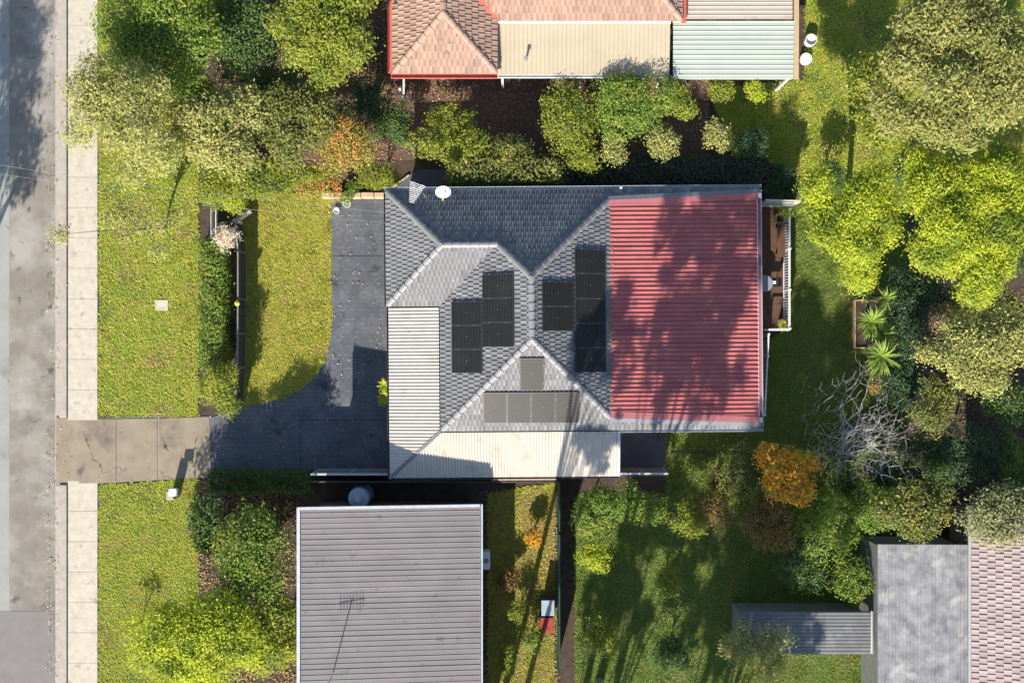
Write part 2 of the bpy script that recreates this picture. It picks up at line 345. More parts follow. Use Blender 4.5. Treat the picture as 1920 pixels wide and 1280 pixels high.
grass([lawn_p], .02, M_blade, 800, 'dry yellow grass strip between grey-roofed house and green fence')

# ------------------------------------------------------------------ main house
hc = P(1076,580,2.6); hc.z = 0
HROT = R(.45)
house = thing('house', hc, 'grey tiled hip-roofed house with cream verandah roof and red metal-roofed rear wing', 'house', rz=HROT)
HM = Matrix.Translation(hc) @ Matrix.Rotation(HROT,4,'Z') @ Matrix.Translation(-hc)
ZE = 2.6; TP = math.tan(R(27))
ex = lambda px, z=ZE: P(px,0,z).x
ey = lambda py, z=ZE: P(0,py,z).y
yT, yB, xL, yW, xM = ey(355.5), ey(804.5), ex(726), ey(570), ex(826.5)
xC = P(997,0,4.5).x; xR = 2*xC-xM; xE = ex(1426)
half = (xR-xM)/2; zR = ZE+TP*half
yw = (yT+yW)/2; zw = ZE+TP*(yT-yw)              # wing ridge
rt, rb = yT-half, yB+half                        # main ridge ends
xRed = P(1143,0,2.85).x; zRedL = ZE+TP*(xR-xRed); zRedR = ZE+.12
yRL, yRR = (zRedL-ZE)/TP, (zRedR-ZE)/TP          # inset of the red roof from the eaves at its two ends
# walls (under the eaves) with windows
walls = MB().prism([(xL+.45,yT-.45),(xE-.45,yT-.45),(xE-.45,yB+.45),(xM+.45,yB+.45),(xM+.45,yW+.45),(xL+.45,yW+.45)], 0, ZE-.05).build('wall', M_brick, house)
for (x, y_, w, d) in [(xL+.45,(yT+yW)/2,.06,1.8),(xM+.45,-1.2,.06,1.6),(1.,yB+.45,1.5,.06),(4.2,yT-.45,1.4,.06),(xE-.45,4.,.06,1.6),(xE-.45,-1.,.06,1.8),(-2.5,yT-.45,1.2,.06)]:
    wn_ = MB().box((x,y_,1.5),(max(w,.07),max(d,.07),1.2)).build('window', M_white, house)
    MB().box((x,y_,1.5),(w+.05 if w < .1 else w-.12, d+.05 if d < .1 else d-.12, 1.08)).build('pane', M_glass, wn_)
soff = MB().prism([(xL+.05,yT-.05),(xE-.05,yT-.05),(xE-.05,yB+.05),(xM+.05,yB+.05),(xM+.05,yW+.05),(xL+.05,yW+.05)], ZE-.06, ZE-.03).build('soffit', M_white, house)

tzT = lambda x,y: ZE+TP*(yT-y)
tzB = lambda x,y: ZE+TP*(y-yB)
tzL = lambda x,y: ZE+TP*(x-xL)
tzW = lambda x,y: ZE+TP*(y-yW)
tzM = lambda x,y: ZE+TP*(x-xM)
tzR = lambda x,y: ZE+TP*(xR-x)
# plan polygons of every tiled plane: (height function, up-slope direction, eave coordinate, polygon)
jx = xL+(yT-yw); kx = xM+(yT-yw)                 # wing ridge from jx to kx
wx = xM                                           # valley foot
PLANES = [
 ('T', tzT, (0,-1), [(xL,yT),(kx,yT),(kx,yw),(jx,yw)]),
 ('T', tzT, (0,-1), [(kx,yT),(xR-yRL,yT),(xRed,yT-yRL),(xC,rt),(kx,yw)]),
 ('T', tzT, (0,-1), [(xR-yRL,yT),(xE,yT),(xE,yT-yRR),(xRed,yT-yRL)]),
 ('L', tzL, (1,0), [(xL,yT),(jx,yw),(xL,yW)]),
 ('W', tzW, (0,1), [(xL,yW),(jx,yw),(kx,yw),(wx,yW)]),
 ('M', tzM, (1,0), [(wx,yW),(kx,yw),(xC,rt),(xC,rb),(xM,yB)]),
 ('R', tzR, (-1,0), [(xC,rb),(xC,rt),(xRed,yT-yRL),(xRed,yB+yRL)]),
 ('B', tzB, (0,1), [(xM,yB),(xC,rb),(xRed,yB+yRL),(xR-yRL,yB)]),
 ('B', tzB, (0,1), [(xR-yRL,yB),(xRed,yB+yRL),(xE,yB+yRR),(xE,yB)]),
]
def tile_mesh(w, L, th=.036, roll=.034):          # local: u across, v up slope, n outward; exposed length L
    pr = [(-w/2,roll*.3),(-w/2+.012,roll),(-w/2+.045,roll),(-w/2+.062,.004),(0.01,.0),(w/2-.03,.004),(w/2-.006,.002)]
    n = len(pr); v = []
    for vv, up in ((0,th),(L*1.12,th*-.12)):
        for u, h in pr: v.append((u,vv,h+up))
    for u, h in pr: v.append((u,0,h-.006))
    f = [(i,i+1,n+i+1,n+i) for i in range(n-1)]+[(2*n+i,2*n+i+1,i+1,i) for i in range(n-1)]
    return np.array(v), f
def lay_tiles(planes, parent, m, w=.2, gauge=.285, singles=0, zoff=.015, okey=()):
    me_cache = {}; left = singles; fields = 0
    for key, zf, up, poly in planes:
        poly = [Vector((p[0],p[1])) for p in poly]; upv = Vector((*up,0)); z0 = zf(0,0); sl = zf(*up)-zf(0,0)
        V3 = Vector((up[0],up[1],sl)).normalized(); U3 = Vector((up[1],-up[0],0)) ; N3 = U3.cross(V3)
        if N3.z < 0: U3 = -U3; N3 = U3.cross(V3)
        us = [p.dot(U3.to_2d()) for p in poly]; vsl = [p.dot(upv.to_2d()) for p in poly]
        k = V3.to_2d().length; base_v = {'T':-yT,'B':yB,'L':xL,'W':yW,'M':xM,'R':-xR}.get(key, min(vsl))
        tv, tf = tile_mesh(w, gauge); M = Matrix((U3,V3,N3)).transposed()
        cen = sum(poly, Vector((0,0)))/len(poly); ne = len(poly)
        edges = []
        for i in range(ne):
            a, b = poly[i], poly[(i+1) % ne]; d = (b-a).normalized(); nn = Vector((-d.y,d.x))
            if (cen-a).dot(nn) < 0: nn = -nn
            edges.append((a, nn))
        # backing sheet
        ub = MB(); ub.add([(p.x,p.y,zf(p.x,p.y)-.012) for p in poly], [tuple(range(ne))])
        ub.build('underlay', M_under, parent)
        rest_v = []; rest_f = []; nb = 0
        r0 = int(math.floor((min(vsl)-base_v)/(gauge*k)))-1; r1 = int(math.ceil((max(vsl)-base_v)/(gauge*k)))+1
        for r in range(r0, r1):
            v0 = base_v+r*gauge*k-.03
            off = (r % 2)*w/2
            c0 = int(math.floor((min(us)-off)/w))-1; c1 = int(math.ceil((max(us)-off)/w))+1
            for c in range(c0, c1):
                uu = c*w+off
                ctr = U3.to_2d()*uu+upv.to_2d()*(v0+gauge*k*.5)
                ds = [(ctr-a).dot(nn) for a, nn in edges]
                if min(ds) < -.22: continue
                p0 = U3.to_2d()*uu+upv.to_2d()*v0; p3 = Vector((p0.x,p0.y,zf(p0.x,p0.y)+zoff))
                jit = random.uniform(-.003,.004)
                inside = min(ds) > .30
                if inside and left > 0 and key in okey:
                    left -= 1
                    if key not in me_cache:
                        me = bpy.data.meshes.new('tile'); me.from_pydata([tuple(M @ Vector(q)) for q in tv], [], tf); me.update(); me.materials.append(m); me_cache[key] = me
                    link('tile', me_cache[key], None, parent, p3-org(parent)+N3*jit)
                else:
                    vv = [M @ Vector(q)+p3+N3*jit for q in tv]; rest_v += [tuple(q) for q in vv]; rest_f += [tuple(i+nb for i in f) for f in tf]; nb += len(vv)
        if not rest_v: continue
        me = bpy.data.meshes.new('tile_field'); o_ = org(parent)
        me.from_pydata([(q[0]-o_.x,q[1]-o_.y,q[2]-o_.z) for q in rest_v], [], rest_f)
        bm = bmesh.new(); bm.from_mesh(me)
        for a, nn in edges:
            e_is_eave = abs(nn.dot(upv.to_2d())) > .999 and nn.dot(upv.to_2d()) > 0
            aa = a-nn*.05 if e_is_eave else a
            bmesh.ops.bisect_plane(bm, geom=bm.verts[:]+bm.edges[:]+bm.faces[:], plane_co=(aa.x-o_.x,aa.y-o_.y,0), plane_no=(-nn.x,-nn.y,0), clear_outer=True)
        bm.to_mesh(me); bm.free(); link('tile_field', me, m, parent, None, 'stuff')
def ridge_caps(a, b, parent, m, L=.40, w=.135, drop=.075):
    a, b = Vector(a), Vector(b); d = b-a; n = max(1, round(d.length/L)); st = d.length/n; x = d.normalized()
    y = Vector((0,0,1)).cross(x).normalized(); z = x.cross(y); M = Matrix((x,y,z)).transposed()
    key = (round(st,3), tuple(round(q,3) for q in x), m.name)
    prof = [(-1,-1),(-.72,-.38),(-.3,0),(.3,0),(.72,-.38),(1,-1)]; k = len(prof)
    v = []
    for t, s_, up in ((0,.90,.0),(st*1.08,1.10,.034)):
        for (q, h) in prof: v.append(M @ Vector((t, q*w*s_, h*drop+up)))
    for (q, h) in prof: v.append(M @ Vector((st*1.08, q*w*1.06*.9, h*drop-.012)))
    f = [(i,i+1,k+i+1,k+i) for i in range(k-1)]+[(k+i,k+i+1,2*k+i+1,2*k+i) for i in range(k-1)]
    me = bpy.data.meshes.new('ridge_cap'); me.from_pydata([tuple(q) for q in v], [], f); me.update(); me.materials.append(m)
    for i in range(n):
        link('ridge_cap', me, None, parent, a+x*(i*st)-org(parent)+Vector((0,0,.085)))
troof = MB().prism([(xL+.3,yT-.3),(xE-.3,yT-.3),(xE-.3,yB+.3),(xM+.3,yB+.3),(xM+.3,yW+.3),(xL+.3,yW+.3)], ZE-.02, ZE+.02).build('tiled_roof', M_under, house)
lay_tiles(PLANES, troof, M_tile, singles=290, okey=('L','W','M'))
A3 = lambda x,y,f: (x,y,f(x,y))
for a, b in [((xL,yT,ZE),(jx,yw,zw)), ((xL,yW,ZE),(jx,yw,zw)), ((jx,yw,zw),(kx,yw,zw)), ((kx,yw,zw),(xC,rt,zR)), ((xRed,yT-yRL,zRedL),(xC,rt,zR)),
             ((xC,rb,zR),(xC,rt,zR)), ((xM,yB,ZE),(xC,rb,zR)), ((xRed,yB+yRL,zRedL),(xC,rb,zR))]:
    ridge_caps(a, b, troof, M_cap)
va, vb = Vector((wx,yW,ZE+.02)), Vector((kx,yw,zw+.02))
MB().bar(va,vb,.10,.02).build('valley_flashing', M_lead, troof)
# gutters
def gutter(a, b, m, parent, out, w=.11):
    a, b = Vector(a), Vector(b); o = Vector((*out,0)); mb = MB()
    mb.bar(a+o*w*.5+Vector((0,0,-.10)), b+o*w*.5+Vector((0,0,-.10)), w, .012)
    mb.bar(a+o*w+Vector((0,0,-.05)), b+o*w+Vector((0,0,-.05)), .016, .11)
    mb.bar(a+o*.008+Vector((0,0,-.055)), b+o*.008+Vector((0,0,-.055)), .014, .10)
    return mb.build('gutter', m, parent)
gutter((xL-.1,yT+.04,ZE+.01),(xE+.1,yT+.04,ZE+.01), M_gut, house, (0,1))
gutter((xL-.04,yT+.04,ZE+.01),(xL-.04,yW-.04,ZE+.01), M_gutd, house, (-1,0), .07)
gutter((xL-.04,yW-.04,ZE+.01),(xM-.04,yW-.04,ZE+.01), M_gutd, house, (0,-1), .06)
gutter((xM-.04,yW-.04,ZE+.0),(xM-.04,yB-.04,ZE+.0), M_gutd, house, (-1,0), .05)
gutter((xM-.04,yB-.04,ZE+.01),(P(1160,0,ZE).x,yB-.04,ZE+.01), M_gutd, house, (0,-1), .06)
gutter((P(1160,0,ZE).x,yB-.04,ZE+.01),(xE+.1,yB-.04,ZE+.01), M_gut, house, (0,-1))

# ribbed sheets: ribs along u between u0(v) and u1(v)
def rib_sheet(v0, v1, pitch, rh, u0, u1, place, duty=(.34,.14), flat=0.):
    """trapezoid ribs; place(u,v,h)->xyz"""
    vsn = []; n = max(1, round((v1-v0)/pitch)); p = (v1-v0)/n
    for i in range(n):
        b = v0+i*p; a_, s_ = duty
        vsn += [(b,0),(b+p*(1-a_-2*s_)*1.0,0),(b+p*(1-a_-s_),rh),(b+p*(1-s_),rh)]
    vsn.append((v1,0)); V = []; F = []
    for (v, h) in vsn: V += [place(u0(v),v,h), place(u1(v),v,h)]
    for i in range(len(vsn)-1): F.append((2*i,2*i+1,2*i+3,2*i+2))
    return V, F
def rib_roof(name, parent, m, v0, v1, sheet_w, pitch, rh, u0, u1, place, **kw):
    n = max(1, round((v1-v0)/sheet_w)); w = (v1-v0)/n; root = MB()
    out = []
    for i in range(n):
        V, F = rib_sheet(v0+i*w, v0+(i+1)*w, pitch, rh, u0, u1, place, **kw)
        dz = Vector((0,0,.004*(i % 2)))
        out.append((i, [Vector(q)+dz for q in V], F))
    return out
def sheets(parent, m, out, name='roof_sheet'):
    for i, V, F in out: MB().add(V, F).build(name, m, parent)

# cream verandah, front leg and side leg, mitred at the hip
zo, zi = 2.22, 2.50
xO = P(728.5,0,zo).x; xI = xM-.06; yO = P(0,893,zo).y; yI = yB-.06; xV = P(1159,0,zo).x; yTop = yW-.09
ver = MB().bar((xO+.05,yTop,zo-.08),(xO+.05,yO+.05,zo-.08),.06,.12).bar((xO+.08,yO+.05,zo-.08),(xV,yO+.05,zo-.08),.06,.12).bar((xV-.05,yO+.05,zo-.08),(xV-.05,yI,zi-.10),.06,.1).build('verandah_roof', M_white, house)
kf = (xI-xO)/(yI-yO)
hipx = lambda y: xO+(y-yO)*kf if y < yI else xI
sheets(ver, M_cream, rib_roof('f', ver, M_cream, yO, yTop, .76, .14, .036, lambda y: xO, hipx, lambda u,v,h: (u,v,zo+(zi-zo)*(u-xO)/(xI-xO)+h)))
hipy = lambda x: min(yI, yO+(x-xO)/kf)
sheets(ver, M_cream, rib_roof('s', ver, M_cream, xO, xV, .76, .14, .036, lambda x: yO, hipy, lambda u,v,h: (v,u,zo+(zi-zo)*(u-yO)/(yI-yO)+h)))
MB().bar((xO-.02,yO-.02,zo+.035),(xI+.04,yI+.04,zi+.035),.15,.022).build('hip_flashing', M_lead, ver)
gutter((xO-.01,yTop,zo),(xO-.01,yO,zo), M_gutd, ver, (-1,0), .07)
gutter((xO,yO-.01,zo),(xV,yO-.01,zo), M_gutd, ver, (0,-1), .07)
MB().bar((xV-.04,yO,zo+.03),(xV-.04,yI,zi+.03),.12,.03).build('barge_cap', M_gut, ver)
for x, y_ in [(xO+.1,0.9),(xO+.1,-1.6),(xO+.1,-3.7),(xO+.1,yO+.1),(-2.4,yO+.1),(.6,yO+.1),(xV-.1,yO+.1)]:
    MB().box((x,y_,zo/2-.05),(.09,.09,zo-.1)).build('post', M_white, ver, bevel=.008)
# red rear roof
xg = xE-.16
redz = lambda x: zRedL+(zRedR-zRedL)*(x-xRed)/(xE-xRed)+.035
def xs_(y):                                              # left limit of a sheet at height y, following the raked edges
    t = 0
    if y > yT-yRL: t = (y-(yT-yRL))/(yRL-yRR)
    if y < yB+yRL: t = ((yB+yRL)-y)/(yRL-yRR)
    return xRed+.02+min(max(t,0),.97)*(xE-xRed)
red = MB().prism([(xRed+.1,yT-yRL-.1),(xE-.2,yT-yRR-.1),(xE-.2,yB+yRR+.1),(xRed+.1,yB+yRL+.1)], ZE-.02, ZE+.05).build('rear_roof', M_under, house)
sheets(red, M_red, rib_roof('r', red, M_red, yB+yRR+.02, yT-yRR-.02, .78, .196, .046, xs_, lambda y: xg, lambda u,v,h: (u,v,redz(u)+h), duty=(.16,.08)))
for s_, y0, y1 in ((1,yT-yRL,yT-yRR),(-1,yB+yRL,yB+yRR)):
    a, b = Vector((xRed-.02,y0,redz(xRed)+.045)), Vector((xE-.06,y1,redz(xE)+.045)); dn = Vector((0,-s_*.27,0)); up_ = Vector((0,s_*.14,-.045))
    mb = MB().add([a,b,b+dn,a+dn, a+dn+Vector((0,0,-.04)), b+dn+Vector((0,0,-.04))], [(0,1,2,3),(3,2,5,4)]); mb.build('raked_flashing', M_flash, red)
    mb = MB().add([a+Vector((0,0,.002)),b+Vector((0,0,.002)),b+up_*1.3,a+up_*1.3],[(0,1,2,3)]); mb.build('apron_flashing', M_lead, red)
MB().bar((xRed-.06,yT-yRL,zRedL+.05),(xRed-.06,yB+yRL,zRedL+.05),.13,.02).build('valley_gutter', M_lead, red)
gb = MB().box((xE-.06,(yT+yB)/2,zRedR-.06),(.17,yT-yB-.2,.02)); gb.build('box_gutter', M_flash, red)
MB().box((xE+.03,(yT+yB)/2,zRedR-.02),(.025,yT-yB-.15,.12)).build('gutter_lip', M_gut, red)
MB().box((xg+.01,(yT+yB)/2,zRedR+.02),(.035,yT-yB-.5,.05)).build('gutter_lip', M_white, red)
for y_ in (yT-.35,yB+.35): MB().box((xE-.05,y_,zRedR+.06),(.17,.22,.05)).build('corner_cap', M_railst, red, bevel=.01)

# ------------------------------------------------------------------ solar panels (things standing on the roof)
def solar(x0, x1, y0, y1, zf, label, group, lines):
    zg = 3.6
    for _ in range(4): c = P((x0+x1)/2,(y0+y1)/2,zg); zg = zf(c.x,c.y)+.13
    c = P((x0+x1)/2,(y0+y1)/2,zg)
    gx, gy = zf(c.x+1,c.y)-zf(c.x,c.y), zf(c.x,c.y+1)-zf(c.x,c.y)
    X = Vector((1,0,gx)).normalized(); Y = Vector((0,1,gy)).normalized(); N = X.cross(Y)
    w = PX(x1-x0,zg)/X.to_2d().length-.012; h = PX(y1-y0,zg)/Y.to_2d().length-.012
    loc = HM @ c; o = thing('solar_panel', loc, label, 'solar panel', group)
    o.rotation_euler = (Matrix.Rotation(HROT,3,'Z') @ Matrix((X,Y,N)).transposed()).to_euler()
    def part(name, boxes, m):
        mb = MB()
        for b_ in boxes: mb.box(*b_)
        me = mb.mesh(name); link(name, me, m, o)
    part('frame', [((0,h/2-.016,0),(w,.032,.04)),((0,-h/2+.016,0),(w,.032,.04)),((w/2-.016,0,0),(.032,h-.064,.04)),((-w/2+.016,0,0),(.032,h-.064,.04))], M_pframe)
    part('glass_face', [((0,0,.008),(w-.064,h-.064,.016))], M_cell)
    nb = []
    for i in range(1,lines):
        t = -.5+i/lines
        nb.append(((t*(w-.07),0,.0168),(.007,h-.07,.0012)) if w >= h else ((0,t*(h-.07),.0168),(w-.07,.007,.0012)))
    part('cell_gap', nb, M_cellline)
    for sx in (-1,1):
        e = ((sx*w*.27,h/2,.012),(.05,.024,.03)) if w >= h else ((w/2,sx*h*.27,.012),(.024,.05,.03))
        part('clamp', [e], M_steel)
    part('mount_rail', [((sx*w*.27,0,-.05),(.04,h*1.0,.05)) for sx in (-1,1)] if w >= h else [((0,sx*h*.27,-.05),(w,.04,.05)) for sx in (-1,1)], M_alu)
    part('warning_sticker', [((0,.02,.0175),(.008,.05,.001))], M_gut)
fr = 'solar panels on the front roof slope'; rr = 'solar panels on the rear roof slope'; sr = 'solar panels on the side roof slope'
for (y0,y1,t) in ((563,608,'end nearest the satellite dish'),(608,653,'middle of three'),(653,698,'end nearest the side verandah')):
    solar(845.5,903.5,y0,y1,tzM,'black solar panel on front slope, column beside cream verandah, '+t,fr,10)
for (y0,y1,t) in ((512,557.5,'end nearest the satellite dish'),(557.5,603,'middle of three'),(603,649,'end nearest the side verandah')):
    solar(904,963,y0,y1,tzM,'black solar panel on front slope, column beside the main ridge, '+t,fr,10)
for (y0,y1,t) in ((527,574,'end with the dark roof slope'),(574,620,'end toward the side slope panels')):
    solar(1016,1076,y0,y1,tzR,'black solar panel of the pair behind the main ridge, '+t,rr,10)
for i,(y0,y1) in enumerate(((467,513),(513,560),(560,606),(606,652),(652,698))):
    solar(1077,1137,y0,y1,tzR,'black solar panel in column of five beside red roof, '+('first','second','third','fourth','fifth')[i]+' from dark slope',rr,10)
solar(973.5,1018.5,670,732,tzB,'single upright solar panel standing above the row of four on side slope',sr,10)
for i,(x0,x1) in enumerate(((904,949),(949,994),(994,1040),(1040,1085))):
    solar(x0,x1,733.5,793,tzB,'upright solar panel in row of four, '+('first','second','third','fourth')[i]+' from the front verandah',sr,10)

# ------------------------------------------------------------------ antenna and dish
zb = tzT(0, P(0,376,3).y)
ab = P(790,352,4.2); base = Vector((ab.x+.1, P(0,372,2.9).y, 2.85))
ant = thing('tv_antenna', base, 'tapered silver roof antenna with many cross rods on dark roof slope', 'antenna')
top_a = P(783,344,4.3); tip = P(771,381,4.2)
MB().tube([base,(base.x,base.y,4.25)],.02).build('mast', M_alu, ant)
MB().tube([top_a,tip],.011).build('boom', M_alu, ant)
dirv = (tip-top_a); per = Vector((-dirv.y,dirv.x,0)).normalized()
for i in range(12):
    c_ = top_a+dirv*((i+.3)/12); L_ = .34-.021*i
    MB().tube([c_-per*L_,c_+per*L_],.009,5).build('rod', M_alu, ant)
MB().tube([top_a+per*.25+Vector((0,0,.2)),top_a+dirv*.28],.014,5).tube([top_a-per*.12+Vector((0,0,.25)),top_a+dirv*.3],.014,5).build('reflector', M_alu, ant)
db = Vector((P(831,0,2.9).x, P(0,374,3).y, 2.8)); dc = P(831,358,3.5)
dish = thing('satellite_dish', db, 'pale grey oval satellite dish at edge of dark roof slope', 'satellite dish')
MB().tube([db,(db.x,db.y,3.2),dc+Vector((0,0,-.06))],.025).build('mount', M_alu, dish)
me = bpy.data.meshes.new('reflector'); V=[]; F=[]; nn=28
for i in range(6):
    r = i/5
    for k_ in range(nn):
        q = 2*math.pi*k_/nn; V.append((r*.34*math.cos(q), r*.30*math.sin(q), .10*r*r))
for i in range(5):
    for k_ in range(nn): F.append((i*nn+k_,i*nn+(k_+1)%nn,(i+1)*nn+(k_+1)%nn,(i+1)*nn+k_))
me.from_pydata(V,[],F); me.update(); me.polygons.foreach_set('use_smooth',[True]*len(F))
ro = link('reflector', me, M_dish, dish, dc-db); ro.rotation_euler = (R(38),0,R(4))
so = ro.modifiers.new('s','SOLIDIFY'); so.thickness = .012
MB().tube([dc+Vector((0,-.26,.0)),dc+Vector((0,-.38,.22))],.012).box(dc+Vector((0,-.40,.24)),(.07,.10,.07)).build('feed_arm', M_yel, dish)


# ------------------------------------------------------------------ foliage
SUNV = np.array(-LD)
def norm(a): return a/np.maximum(np.linalg.norm(a,axis=1,keepdims=True),1e-6)
def leaves(pts, nrm, ln, wd, jit=.6, droop=.0):
    """one folded leaf (4 corners) at each point; nrm the rough facing"""
    n = len(pts); N_ = norm(norm(nrm)+SUNV*.45+RNG.normal(0,jit,(n,3))); N_[:,2] = np.where(N_[:,2] < -.2, -N_[:,2], N_[:,2])
    t = RNG.normal(0,1,(n,3)); t[:,2] -= droop; t = norm(t-N_*np.sum(t*N_,1,keepdims=True)); b = np.cross(N_,t)
    L = (ln*RNG.uniform(.5,1.45,n))[:,None]; W = (wd*RNG.uniform(.55,1.35,n))[:,None]
    V = np.stack([pts-t*L*.5, pts+b*W*.5-t*L*.04+N_*W*.12, pts+t*L*.5-N_*L*.08, pts-b*W*.5-t*L*.04+N_*W*.12],1).reshape(-1,3)
    return V
def lobe_points(lobes, n, spray=10, sig=.16, inner=.12, up=.35):
    """leaf positions in sprays over a set of lobes (cx,cy,cz,rx,ry,rz)"""
    lob = np.array(lobes); area = (lob[:,3]*lob[:,4]+lob[:,3]*lob[:,5])**1.0; pr = area/area.sum()
    ns = max(1,n//spray); idx = RNG.choice(len(lob),ns,p=pr); l = lob[idx]
    d = norm(RNG.normal(0,1,(ns,3))); d[:,2] = np.where((d[:,2] < -.1)&(RNG.random(ns) < .75),-d[:,2],d[:,2]); d = norm(d+np.array([0,0,up*.3]))
    rr_ = np.where(RNG.random(ns) < inner, RNG.uniform(.3,.8,ns), RNG.uniform(.78,1.12,ns))
    sc = l[:,:3]+d*l[:,3:6]*rr_[:,None]
    pts = np.repeat(sc,spray,0)+RNG.normal(0,1,(ns*spray,3))*np.array([sig,sig,sig*.6]); nr = np.repeat(d,spray,0)+np.array([0,0,up])
    return pts, nr
def crown_lobes(c, rx, ry, rz, n, size=(.34,.5), flat=.75):
    out = []
    for i in range(n):
        a = i*2.39996+random.uniform(-.4,.4); r = math.sqrt((i+.5)/n)*random.uniform(.85,1.0)*.74
        s_ = random.uniform(*size)*random.choice((.7,.9,1,1.15,1.3)); r *= random.choice((.8,1,1,1.1,1.22)); zz = max(1-r*r,0)**.5
        out.append((c.x+math.cos(a)*r*rx, c.y+math.sin(a)*r*ry, c.z+rz*(zz*.7-.35)+random.uniform(-.2,.2)*rz*.5, s_*rx, s_*ry, s_*min(rx,ry)*flat))
    return out
def trunk_mesh(base, lobes, r0, fork=.45, limbs=14, twigs=True):
    mb = MB(); base = Vector(base); cz = sum(l[2] for l in lobes)/len(lobes); cx = sum(l[0] for l in lobes)/len(lobes); cy = sum(l[1] for l in lobes)/len(lobes)
    f = base+(Vector((cx,cy,cz))-base)*fork; m_ = base+(f-base)*.5+Vector((random.uniform(-.1,.1),random.uniform(-.1,.1),0))
    mb.tube([base-Vector((0,0,.05)),base+(m_-base)*.3,m_,f],[r0*1.35,r0*1.05,r0*.9,r0*.75],8)
    for l in (lobes if len(lobes) <= limbs else random.sample(lobes, limbs)):
        e = Vector(l[:3])+Vector((0,0,l[5]*.3)); q = f+(e-f)*.5+Vector((random.uniform(-.15,.15),random.uniform(-.15,.15),random.uniform(0,.2)*(e-f).length))
        mb.tube([f-Vector((0,0,.1)),q,e],[r0*.5,r0*.32,r0*.1],5)
        if twigs:
            for _ in range(4):
                w_ = Vector((random.gauss(0,1),random.gauss(0,1),random.uniform(.1,1.2))).normalized(); t_ = Vector((w_.x*l[3],w_.y*l[4],w_.z*l[5]))
                mb.tube([e-Vector((0,0,l[5]*.3)),e+t_*.55,e+t_*1.08],[r0*.14+.004,r0*.09+.004,.004],4,caps=False)
    return mb
def tree(name, label, px, py, zc, rpx, m, cat='tree', ry=None, rz=None, n=9000, leaf=(.17,.09), lobes=9, size=(.34,.5), spray=10, sig=.17, bark=None,
         r0=None, group=None, base=None, inner=.12, flat=.75, extra=(), limbs=14, twigs=True):
    c = P(px,py,zc); rx = PX(rpx,zc); ry = PX(ry,zc) if ry else rx; rz = rz or min(rx,ry)*.75
    b = Vector((c.x,c.y,0)) if base is None else P(*base)
    t = thing(name, b, label, cat, group)
    lb = crown_lobes(c,rx,ry,rz,lobes,size,flat)+[(*P(x,y,z_),PX(r_,z_),PX(r_,z_),PX(r_,z_)*.7) for (x,y,z_,r_) in extra]
    low = min(l[2]-l[5] for l in lb)
    if low < .1: lb = [(l[0],l[1],max(l[2],l[5]*.8+.1),*l[3:]) for l in lb]
    trunk_mesh(b,lb,r0 or .05+.045*rx,limbs=limbs,twigs=twigs).build('trunk', bark or M_bark, t)
    leaf = (leaf[0]*.8, leaf[1]*.8); n = int(n*1.5)
    pts, nr = lobe_points(lb,n,spray,sig,inner)
    pts[:,2] = np.maximum(pts[:,2], .05)
    V = leaves(pts,nr,*leaf)-np.array(b)
    link('crown', np_mesh('crown',V,np.arange(len(V)).reshape(-1,4)), m, t)
    return t
def shrub(name, label, px, py, zc, rpx, m, n=2600, **kw):
    kw.setdefault('leaf',(.12,.075)); kw.setdefault('lobes',7); kw.setdefault('size',(.42,.6)); kw.setdefault('sig',.10); kw.setdefault('cat','shrub'); kw.setdefault('r0',.035)
    return tree(name,label,px,py,zc,rpx,m,n=n,**kw)
def hedge(label, x0, y0, x1, y1, h, m, n, group=None, leaf=(.10,.065), rough=.09):
    a, b = P(x0,y1,h), P(x1,y0,h); cx, cy = (a.x+b.x)/2,(a.y+b.y)/2; w, d = b.x-a.x, b.y-a.y
    t = thing('hedge',(cx,cy,0),label,'hedge',group)
    fr_ = RNG.random(n); At = w*d; As = 2*(w+d)*h*.7; pt = At/(At+As)
    top = fr_ < pt; u = RNG.uniform(-.5,.5,n); v = RNG.uniform(-.5,.5,n); z = RNG.uniform(.15,1,n)*h
    lump = .10*np.sin(u*w*2.3+1.3*v*d)*np.cos(v*d*3.1+u*w*1.1)+RNG.normal(0,rough,n)
    side = RNG.integers(0,4,n); side = np.where(RNG.random(n) < w/(w+d), side % 2, 2+side % 2)
    X = np.where(top,u*w,np.where(side==2,-w/2+lump,np.where(side==3,w/2-lump,u*w))); Y = np.where(top,v*d,np.where(side==0,-d/2+lump,np.where(side==1,d/2-lump,v*d)))
    Z = np.where(top,h+lump-.08,z); nr = np.zeros((n,3)); nr[:,2] = np.where(top,1,.3)
    nr[:,0] = np.where(top,0,np.where(side==2,-1,np.where(side==3,1,0))); nr[:,1] = np.where(top,0,np.where(side==0,-1,np.where(side==1,1,0)))
    V = leaves(np.stack([X,Y,Z],1),nr,*leaf)
    link('foliage',np_mesh('foliage',V,np.arange(len(V)).reshape(-1,4)),m,t)
    mb = MB(); k = max(2,int(max(w,d)/.6))
    for i in range(k):
        q = (i+.5)/k-.5; bx, by = (q*w,0) if w > d else (0,q*d)
        for s_ in (-1,1): mb.tube([(cx+bx,cy+by,0),(cx+bx+.1*s_,cy+by+.12*s_,h*.5),(cx+bx+.2*s_*(w>d)+.12*s_,cy+by+.15*s_,h*.88)],[.03,.022,.008],5)
    mb.build('stem',M_bark,t); return t

